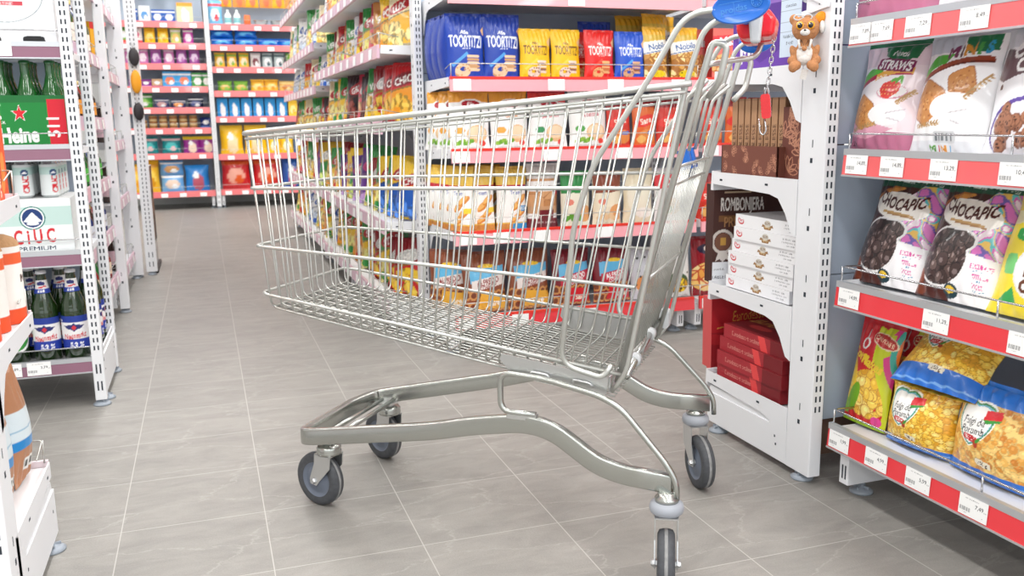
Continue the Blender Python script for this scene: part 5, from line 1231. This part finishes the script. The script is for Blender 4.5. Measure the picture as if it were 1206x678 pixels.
# right bay
farrow(FR[0], RB, 'bottom', [(x, .30, .30, .15, (206, 30, 36), (240, 170, 150), (226, 90, 30), 0, 1, 'big red pet food sack', 'pet food bag') for x in (.32, .64)] + [(.90, .22, .28, .14, (40, 90, 170), (226, 120, 140), (40, 100, 180), 2, 1, 'blue and pink pet food sack', 'pet food bag')])
farrow(FR[1], RB, 'second', [(x, .24, .27, .14, (250, 196, 24), (246, 226, 180), (250, 206, 60), 2, 1, 'big yellow pet food bag', 'pet food bag') for x in (.30, .545)] + [(x, .14, .17, .1, (250, 200, 30), (250, 240, 210), (246, 190, 30), 0, 1, 'small yellow pet food bag', 'pet food bag') for x in (.735, .865)] + [(1.0, .13, .2, .1, (50, 110, 190), (236, 240, 246), WT, 0, 1, 'blue and white pet food bag', 'pet food bag')])
farrow(FR[2], RB, 'third', [(x, .105, .185, .07, (30, 140, 206), (246, 240, 240), (40, 150, 216), 2, 0, 'blue dog snack box', 'box') for x in xs(.17, .89, 6)] + [(.945, .09, .17, .07, (246, 200, 60), (250, 230, 150), (240, 190, 40), 0, 0, 'yellow dog snack box', 'box')])
farrow(FR[3], RB, 'fourth', [(x, .15, .10, .1, (120, 180, 60), (226, 190, 90), (150, 200, 90), 0, 1, 'green treat pillow bag', 'treat bag') for x in (.27, .43)] + [(x, .15, .115, .1, (246, 190, 60), (250, 220, 130), (236, 160, 50), 0, 1, 'amber treat pillow bag', 'treat bag') for x in (.60, .74)] + [(.90, .17, .10, .1, (240, 196, 110), (206, 130, 60), (250, 226, 160), 0, 1, 'tan treat pillow bag', 'treat bag')])
farrow(FR[4], RB, 'fifth', [(x, .105, .14, .06, (240, 190, 60), (250, 226, 190), (130, 180, 70), 0, 1, 'yellow topped cat pouch', 'pouch') for x in (.235, .355, .475)] + [(.592, .105, .14, .06, (226, 220, 220), (120, 40, 50), WT, 0, 1, 'white pouch with maroon spot', 'pouch')] + [(x, .108, .14, .06, (190, 206, 206), (246, 246, 246), (60, 90, 100), 0, 1, 'pale grey cat pouch', 'pouch') for x in (.712, .832)] + [(x, .105, .14, .06, (110, 190, 40), (90, 70, 50), (150, 210, 80), 0, 1, 'lime green cat pouch', 'pouch') for x in (.955, 1.07)])
for i, (x, j) in enumerate(((.27, 0), (.27, 1), (.51, 0), (.51, 1), (.74, 0), (.95, 0))):
    put_box(farbag(.225, .085, .12, (20, 110, 206), (90, 180, 236), (10, 100, 200), 0), 'wipes_pack', f'bright blue flat pack, {"upper" if j else "lower"}, {ORD[(0,0,1,1,2,3)[i]]} from the post on the far wall', 'pack', (x, 9.95, FR[5] - .012 + j*.088), 0, 0, 'bright blue flat packs')
farrow(FR[6], RB, 'top', [(.22, .15, .22, .07, (120, 190, 230), (230, 240, 250), (226, 70, 80), 0, 1, 'sky blue bag', 'pet food bag')])
btl = MB(); btl.lathe([(0, 0), (.03, 0), (.033, .01), (.033, .10), (.022, .125), (.012, .135), (.012, .16), (0, .16)], 18, 0, None, (236, 244, 240)); btl.lathe([(.0335, .03), (.0335, .08)], 18, 0, None, (130, 196, 200)); bm_ = btl.mesh('shampoo', CARD)
for i, x in enumerate((.345, .435)): put_box(bm_, 'shampoo_bottle', f'white pet shampoo bottle, {ORD[i]} from the bay post, top shelf of the far wall', 'bottle', (x, 9.94, FR[6] - .012))
tb = MB(); tb.lathe([(0, 0), (.034, 0), (.034, .085), (.03, .09), (.03, .11), (0, .11)], 18, 0, None, (236, 120, 70)); put_box(tb.mesh('tub', CARD), 'tub', 'orange and white tub beside the pet shampoo bottles', 'tub', (.535, 9.94, FR[6] - .012))
bw = MB(); bw.lathe([(0, 0), (.05, 0), (.075, .055), (.08, .06), (.07, .055), (.046, .006), (0, .006)], 24); bwm = bw.mesh('bowl', STEEL)
for i, x in enumerate((.67, .84)): put_box(bwm, 'pet_bowl', f'shiny steel pet bowl, {ORD[i]} from the orange tub, top shelf of the far wall', 'bowl', (x, 9.96, FR[6] - .012))
for i, x in enumerate((.33, .47, .60, .74, .87, 1.0)):
    m = MB(); me = farbag(.13, .23, .03, (246, 180, 40) if i % 2 == 0 else (236, 150, 70), (240, 120, 80), (120, 170, 220) if i > 2 else (226, 60, 60), 2)
    put_box(me, 'hanging_treat_bag', f'orange yellow treat bag on a hook, {ORD[i]} from the post, far wall top', 'treat bag', (x, 10.06, 2.06), 0, 0, 'treat bags hanging on hooks')
for o_ in [o for o in bpy.data.objects if o.name.startswith('hanging_treat_bag')]:
    MB().tube([(0, 0, .225), (0, .01, .245), (0, .20, .25)], .003, 6).build('hook', RIMM, o_)

# ------------------------------------------------------------------ beer rack goods
def bottle(name, label, loc, glass, capc, lab, neck, group=None, r=.0385, h=.285):
    t = thing(name, label, 'beer bottle', loc, 0, group)
    m = MB(); m.lathe([(0, .004), (r*.8, 0), (r, .008), (r, h*.55), (r*.93, h*.62), (r*.62, h*.74), (r*.45, h*.83), (.0135, h*.95), (.0145, h*.965), (.0135, h*.985), (0, h*.985)], 28)
    m.build('glass_body', glass, t)
    c = MB(); n = 42; c.lathe([(.0155, h*.965), (.0158, h*.975), (.0145, h*.995), (.010, h), (0, h)], 21); c.build('crown_cap', capc, t)
    if lab: lathe_label(r + .0006, h*.14, h*.50, *lab, na=64, nz=44, a0=PI*.42, a1=PI*1.58).build('front_label', CARD, t)
    if neck:
        z0, z1 = h*.76, h*.90; m = MB(); na, nz = 40, 20
        A_, Z_ = np.meshgrid(np.linspace(PI*.3, PI*1.7, na), np.linspace(z0, z1, nz)); A_, Z_ = A_.ravel(), Z_.ravel()
        rr = np.interp(Z_, [h*.74, h*.83, h*.95], [r*.62, r*.45, .0135]) + .0007; p = P((A_ - PI)*.017/(z1 - z0), (Z_ - z0)/(z1 - z0), neck[0]); neck[1](p)
        m.grid(np.stack([-rr*np.sin(A_), rr*np.cos(A_), Z_], 1), na, nz, 0, p.C); m.build('neck_label', CARD, t)
    return t
CAPW = mat('white_cap', (226, 226, 230), .35); CAPG = mat('gold_cap', (206, 190, 120), .35, .4); CAPGR = mat('green_cap', (30, 96, 50), .35)
def l_neu(p):
    p.rect(-2, .80, 2, 1.1, (36, 60, 150)); p.rect(-2, -.1, 2, .28, (36, 60, 160)); p.poly([(-.06, .74), (-.30, .70), (-.22, .62), (-.08, .58), (0, .52), (.08, .58), (.22, .62), (.30, .70), (.06, .74), (0, .78)], (40, 46, 110)); p.ell(0, .64, .06, .06, (206, 50, 60))
    p.text('Neumarkt', .02, .40, .17, (206, 30, 46), 6, bold=.02, sx=.66, shear=.15); p.text('5,2 %', .05, .12, .13, (240, 240, 244), bold=.04); p.text('660 ml', -.5, .88, .08, (240, 240, 244), bold=.03)
def n_neu(p): p.rect(-3, .0, 3, .36, (40, 64, 156)); p.ell(0, .74, .3, .16, (40, 46, 110)); p.text('Neumarkt', 0, .5, .17, (206, 30, 46), 6, bold=.03, sx=.7); p.text('660', 0, .17, .2, (240, 240, 244), bold=.04)
def l_tub(p):
    p.ell(0, .5, .62, .54, (250, 250, 248)); p.ell(0, .5, .55, .46, (60, 150, 60)); p.ell(0, .5, .36, .30, (250, 250, 248)); p.ell(0, .72, .5, .2, (250, 250, 248)); p.text('Tuborg', .0, .66, .24, (30, 60, 120), 30, bold=.03, sx=.85); p.text('the beer', .06, .26, .1, (240, 250, 240), 26, bold=.02); p.ell(0, 1.0, .3, .12, (40, 80, 150))
neu = dict(glass=GREENGLASS, capc=CAPW, lab=((238, 236, 236), l_neu), neck=((236, 234, 234), n_neu))
tub = dict(glass=GREENGLASS, capc=CAPGR, lab=((24, 50, 18), l_tub), neck=((60, 110, 170), lambda p: p.text('660ml', 0, .5, .4, (240, 244, 250), bold=.04)))
GZ = .146
proto = bottle('beer_bottle', 'green beer bottle with white and blue label, front one next to the slotted post', (-.415, 3.018, GZ), **neu)
b0 = dup(proto, (-.497, 3.018, GZ), 0, 'green beer bottle with white and blue label, front one next to the round label bottle')
for k, (x, y) in enumerate(((-.457, 3.10), (-.545, 3.10), (-.652, 3.185))): dup(proto, (x, y, GZ), .3*k, f'green beer bottle with blue label in the second row, {ORD[k]} of three', 'beer bottles in the second row')
for k, (x, y) in enumerate(((-.392, 3.175), (-.392, 3.262), (-.475, 3.19), (-.475, 3.28), (-.56, 3.19), (-.56, 3.28))):
    dup(proto, (x, y, GZ), PI/2 if k < 2 else .1, (f'green beer bottle seen through the rack side, {ORD[k]} behind the slotted post' if k < 2 else f'green beer bottle at the back of the bottom beer shelf, {ORD[k-2]} of the four'), 'beer bottles at the back')
tproto = bottle('beer_bottle', 'green beer bottle with round green and white label, front one on the bottom beer shelf', (-.588, 3.018, GZ), **tub)
for k, (x, y) in enumerate(((-.675, 3.018), (-.635, 3.10), (-.725, 3.10), (-.74, 3.19))): dup(tproto, (x, y, GZ), .4*k - .5, f'dark green beer bottle behind the round label one, {ORD[k]} of four', 'round label beer bottles')
# can case
def d_ciuc(p):
    p.rect(-2, .52, 2, .86, (196, 222, 216)); p.rect(-2, .86, 2, 1.1, (244, 246, 246)); p.ell(.14, .66, .21, .21, (50, 130, 120)); p.ell(.14, .66, .19, .19, (244, 246, 246)); p.ell(.14, .66, .165, .165, (30, 60, 120))
    p.poly([(-.01, .60), (.14, .77), (.29, .60), (.22, .58), (.06, .58)], (240, 244, 246)); p.ell(.14, .56, .1, .03, (240, 244, 246))
    p.text('C i U C', .15, .335, .24, (214, 36, 48), 2, bold=.03, sx=.62); p.text('PREMIUM', .17, .115, .07, (60, 70, 90), 0, bold=.015, sx=1.5)
    for k in range(4): p.rect(-.62, .15 + k*.05, -.3, .16 + k*.05, (214, 220, 220))
    for x in (-.42, .16, .62): p.poly([(x - .14, .0), (x + .14, .0), (x + .09, .045), (x - .09, .045)], (30, 34, 36))
case = box_mesh('ciuc', .262, .168, .27, (236, 240, 240), d_ciuc, 200, 130, side=(226, 230, 230), topc=(240, 242, 242))
put_box(case, 'can_case', 'white and pale green case of beer cans on the second beer shelf', 'case', (-.520, 3.12, .483))
put_box(box_mesh('redcase', .19, .18, .25, (206, 24, 36), lambda p: (p.rect(.62, .55, .86, .62, (250, 250, 250)), p.rect(.71, .46, .77, .71, (250, 250, 250))), 90, 60), 'can_case', 'red case with white cross beside the white can case', 'case', (-.762, 3.115, .483))
def l_can(p):
    p.rect(-3, .66, 3, .9, (186, 214, 208)); p.ell(0, .74, .13, .12, (40, 110, 120)); p.ell(0, .74, .10, .09, (30, 60, 120)); p.poly([(-.08, .70), (0, .8), (.08, .70)], (244, 246, 246)); p.text('CiUC', .02, .36, .19, (206, 36, 50), 90, bold=.04, sx=.9)
def make_can(loc, label, group, k=.85):
    t = thing('beer_can', label, 'beer can', loc, .1, group)
    m = lathe_label(.0265, .008, .100, (222, 228, 228), l_can, 48, 30); m.build('can_body', GLOSSCARD, t)
    q = MB(); q.lathe([(0, .001), (.019, .0), (.023, .004), (.0265, .009)], 24); q.build('can_base', STEEL, t); q = MB(); q.lathe([(.0265, .099), (.0232, .108), (.0236, .111), (.022, .112), (.020, .108), (0, .107)], 24); q.build('can_lid', STEEL, t)
    q = MB(); q.lathe([(.0238, .1085), (.0240, .1125), (.0224, .1128)], 24); q.build('dark_rim', mat('dark_green_rim', (30, 52, 40), .4), t)
    return t
cx = (-.590, -.517, -.445)
cproto = make_can((cx[0], 3.03, .652), 'beer can standing on the white case, front row, beside the orange soup packs', 'beer cans on the case')
for j in range(4):
    for i, x in enumerate(cx):
        if (i, j) == (0, 0): continue
        dup(cproto, (x, 3.03 + j*.062, .652), .1 + .25*i, f'beer can on the white case, {ORD[j]} row back, {("next to the soup packs", "middle of its row", "next to the slotted post")[i]}', 'beer cans on the case')
# green bottle carrier
def d_hk(p):
    p.rect(-2, .86, 2, 1.1, (20, 110, 50)); p.poly([(.14 + .15*math.cos(a)*(1 if k % 2 == 0 else .4), .66 + .17*math.sin(a)*(1 if k % 2 == 0 else .4)) for k, a in enumerate(np.linspace(PI/2, PI/2 + 2*PI, 10, endpoint=False))], (250, 248, 246))
    p.poly([(.14 + .13*math.cos(a)*(1 if k % 2 == 0 else .4), .66 + .15*math.sin(a)*(1 if k % 2 == 0 else .4)) for k, a in enumerate(np.linspace(PI/2, PI/2 + 2*PI, 10, endpoint=False))], (220, 30, 44))
    p.text('Heine', .10, .26, .27, (250, 250, 248), 2, bold=.04, sx=.72); p.text('6', -.22, .62, .16, (246, 250, 246), bold=.02); p.text('PACK', -.2, .50, .05, (246, 250, 246), bold=.01); p.ell(-.22, .82, .06, .05, (150, 200, 150))
    p.ell(-.56, .30, .12, .30, (110, 190, 90)); p.ell(-.56, .66, .06, .18, (110, 190, 90)); p.ell(-.56, .30, .07, .10, (236, 240, 230)); p.rect(.62, -.1, 2, .92, (214, 30, 50)); p.text('511', .70, .42, .2, (250, 240, 240), 90, bold=.03)
hk = box_mesh('hk', .29, .155, .21, (16, 130, 54), d_hk, 190, 100, side=(14, 112, 46), topc=(12, 70, 34), is_open=True)
put_box(hk, 'bottle_carrier', 'green six bottle carrier with red star on the third beer shelf', 'bottle carrier', (-.523, 3.099, .7992))
gp_ = bottle('beer_bottle', 'green bottle neck rising from the star carrier, front row by the slotted post', (-.413, 3.03, .812), PALEGLASS, CAPGR, None, None, 'bottles in the star carrier', r=.03, h=.245)
for k, (i, j) in enumerate(((0, 1), (0, 2), (1, 0), (1, 1), (1, 2))): pass
for j in range(3):
    for i in range(4):
        if i == 0 and j == 0: continue
        dup(gp_, (-.413 - i*.067, 3.03 + j*.064, .812), 0, f'green bottle neck in star carrier, {ORD[j]} row back, {ORD[i]} from slotted post', 'bottles in the star carrier')
# top carrier
def d_orig(p):
    m = p.inell(.0, .84, .62, .46) & ~p.inell(.0, .84, .605, .447); p.put(m & (p.Z < .84), (150, 160, 166)); p.text('ORIGINAL', .0, .80, .075, (40, 56, 84), 0, bold=.02, sx=1.1); p.rect(-.3, .66, .3, .73, (206, 70, 84)); p.text('UNFILTERED', .0, .695, .04, (246, 226, 226), bold=.01)
    for x in (-.5, .1): p.rect(x, .27, x + .35, .285, (214, 216, 220))
    for x in (-.25, .42): p.rrect(x, .07, .34, .19, (28, 28, 30), 0, 5)
oc = box_mesh('orig', .262, .17, .2, (240, 241, 244), d_orig, 180, 118, side=(226, 228, 232))
put_box(oc, 'bottle_carrier', 'white bottle carrier with half round badge on the top visible beer shelf', 'bottle carrier', (-.512, 3.09, 1.094))
yb = bottle('drink_bottle', 'amber drink bottle with white label beside the white bottle carrier', (-.70, 3.03, 1.094), YELGLASS, CAPW, ((246, 244, 240), lambda p: p.ell(0, .5, .3, .2, (230, 200, 60))), None, r=.036, h=.25)
dup(yb, (-.78, 3.03, 1.094), 0, 'amber drink bottle further from the white bottle carrier')

# ------------------------------------------------------------------ drinks racks
def jar(name, label, loc, col, labc, capm, group, r=.03, h=.13):
    t = thing(name, label, 'bottle', loc, PI/2, group)
    m = MB(); m.lathe([(0, 0), (r*.9, 0), (r, .006), (r, h*.6), (r*.5, h*.8), (r*.42, h*.93), (0, h*.93)], 20); m.build('glass_body', mat('liquid_%d_%d_%d' % col, col, .1, coat=.5), t)
    m = MB(); m.lathe([(r*.46, h*.9), (r*.46, h), (0, h)], 16); m.build('screw_cap', capm, t)
    m = MB(); m.lathe([(r + .0006, h*.15), (r + .0006, h*.5)], 20, 0, None, labc); m.build('wrap_label', CARD, t); return t
L2Z = [.20, .415, .64, .90, 1.165]
jc = [((60, 36, 20), (240, 160, 60)), ((36, 80, 40), (250, 240, 230)), ((150, 40, 40), (246, 226, 200)), ((40, 60, 120), (226, 230, 240)), ((30, 110, 50), (90, 190, 80))]
for li, z in enumerate(L2Z):
    for k in range(7):
        col, lc = jc[(li + k*2) % 5]
        jar('drink_bottle', f'{("brown", "dark green", "red", "navy", "green")[(li + k*2) % 5]} drink bottle, {ORD[k]} from the beer rack, {SHN[li]} shelf of the drinks rack', (-.455, 3.74 + k*.10, z - .012), col, lc, CAPW if k % 2 else CAPG, f'drink bottles on the {SHN[li]} shelf of the drinks rack', h=.15 if li < 4 else .19)
L3Z = [.16, .50, .79, 1.13]
for li, n in ((0, 2), (1, 1), (2, 2)):
    for k in range(n):
        jar('drink_bottle', f'dark brown drink bottle on the {SHN[li]} shelf of the half empty rack, {ORD[k]} along', (-.46, 4.86 + k*.2, L3Z[li] - .012), (58, 40, 34), ((226, 190, 200), (240, 220, 190))[k % 2], CAPW, None, h=.20, r=.036)
put_box(box_mesh('yellowbox', .13, .22, .06, (246, 180, 30), lambda p: (p.rect(-1, .86, 1, 1.1, (214, 40, 40)), p.band(-.2, .2, .2, .34, .05, (250, 226, 170)), p.band(-.2, .1, .2, .24, .03, (250, 226, 170))), 40, 60), 'snack_box', 'yellow box with red top standing in the half empty rack', 'box', (-.455, 4.74, 1.118), PI/2 - .4)
# clip strip and poster at the far end of the racks
t = thing('end_poster', 'brown picture board at the end of the half empty rack', 'poster', (-.318, 5.86, 0), PI/2)
X, Z, C = sheet(.46, .46, 40, 40, (96, 70, 54), lambda p: (p.cells(p.inrect(-1, .05, 1, .95), 40, [(70, 46, 36), (120, 86, 60), (50, 36, 30), (150, 110, 80)], 4), p.rect(-1, -.1, 1, .05, (60, 44, 36))))
m = MB(); m.grid(np.stack([X, np.full_like(X, -.004), Z + .16], 1), 40, 40, 0, C, smooth=False); m.box((-.23, -.003, .02), (.23, .004, .62), 0, (214, 212, 210)); m.build('picture_board', CARD, t)
m = MB(); m.box((-.23, -.02, 0), (.23, .03, .02)); m.build('board_base', DARKM, t)
t = thing('end_pillar_display', 'slotted side post carrying hanging packs, beyond the half empty rack', 'display post', (-.33, 5.585, 0))
upright_mesh(-.03, -.02, .03, .02, 1.85).build('slotted_strip', [WHITE, SLOT], t); foot(t, 0, 0)
for i, (z, c, w_) in enumerate(((1.19, (52, 48, 52), 'dark'), (1.04, (244, 166, 40), 'orange'), (.89, (48, 44, 48), 'black'))):
    m = MB(); m.sphere((0, 0, 0), (.030, .018, .05) if i != 1 else (.03, .018, .065), col=c); m.tube([(0, 0, .045), (0, .01, .075), (0, .018, .08)], .002, 6, col=(190, 190, 190))
    put_box(m.mesh('hanging_pack', CARD), 'hanging_pack', f'{w_} pack hanging on the slotted strip at the end of the racks', 'hanging pack', (-.325, 5.545, z), .5)

# ------------------------------------------------------------------ coffee and tubs in the near corner
def d_cof(p):
    p.rect(-1, -.1, 1, 1.1, (186, 132, 98)); p.rect(-1, .30, 1, .62, (222, 234, 240)); p.rect(-1, .30, 1, .38, (40, 140, 210)); p.band(-.5, .44, .5, .50, .012, (150, 190, 214)); p.rrect(.0, .16, .3, .1, (240, 238, 234), 0, 6)
    for k in range(9): p.rect(-.12 + k*.028, .13, -.105 + k*.028, .19, (60, 60, 60))
cof = bag_parts('coffee', .122, .24, .075, (186, 132, 98), d_cof, 60, 90, back=(190, 138, 104), seal=(176, 120, 86), wr=1.6)
for k, (x, y, rz, w_) in enumerate(((-.394, 1.915, PI/2 + .06, 'at the open end of the shelf'), (-.405, 1.785, PI/2 - .03, 'behind the one at the shelf end'), (-.41, 1.66, PI/2, 'next to the slotted post'))):
    put_bag(cof, 'coffee_bag', f'brown paper coffee bag with white and blue band, {w_}', 'coffee bag', (x, y, .17), rz, -.05)
def tubf(loc, label, k):
    t = thing('paper_tub', label, 'tub', loc, PI/2 + .6*k)
    def d(p):
        p.rect(-3, -.1, 3, .2, (230, 86, 44)); p.rect(-3, .78, 3, .92, (236, 100, 54)); p.text('Muesli', .1, .58, .1, (90, 70, 60), bold=.03); p.rect(-.9, .55, -.5, .66, (214, 206, 60))
        for j in range(12): p.rect(.5, .26 + j*.02, .95, .27 + j*.02, (90, 66, 56))
    lathe_label(.036, .0, .15, (244, 240, 234), d, 90, 70).build('tub_body', CARD, t)
    m = MB(); r = np.random.RandomState(k); m.lathe([(.036, .15), (.033, .158), (.026, .166), (.012, .172), (0, .170)], 20, 0, None, (196, 154, 110)); m.build('paper_top', mat('kraft_top', (190, 146, 104), .8, bump=.8, bscale=160), t)
    m = MB(); m.lathe([(0, 0), (.0355, 0), (.0365, .004), (.0355, .008)], 24, 0, None, (226, 80, 40)); m.build('tub_base', CARD, t)
for k, (x, y, w_) in enumerate(((-.386, 1.935, 'at the open end of its shelf'), (-.400, 1.850, 'second from the open end of its shelf'), (-.40, 1.765, 'third in, by the slotted post'), (-.468, 1.91, 'behind the end tub'))): tubf((x, y, .488), f'white and orange paper tub with brown top, {w_}', k)
def d_soup(p):
    p.rect(-1, .0, 1, 1.1, (232, 86, 40)); p.ell(.0, .86, .12, .1, (250, 226, 150)); p.ell(-.05, .74, .1, .06, (120, 150, 60)); p.rect(-.22, .46, -.1, .68, (60, 50, 40)); p.ell(.16, .26, .09, .2, (240, 150, 70), -15); p.ell(.04, .3, .06, .2, (214, 70, 30), -10)
    p.text('supa', -.14, .12, .08, (252, 236, 220), 90, bold=.04); p.text('crema', -.02, .16, .07, (252, 236, 220), 90, bold=.03)
so = box_mesh('soup', .14, .205, .045, (230, 84, 40), d_soup, 70, 110, side=(206, 66, 30), topc=(240, 120, 70))
for k, y in enumerate((1.945, 1.785)): put_box(so, 'soup_box', f'orange carrot soup box {"at the open end of the upper corner shelf" if k == 0 else "behind the end soup box by the post"}', 'soup box', (-.394, y, .722), PI/2)
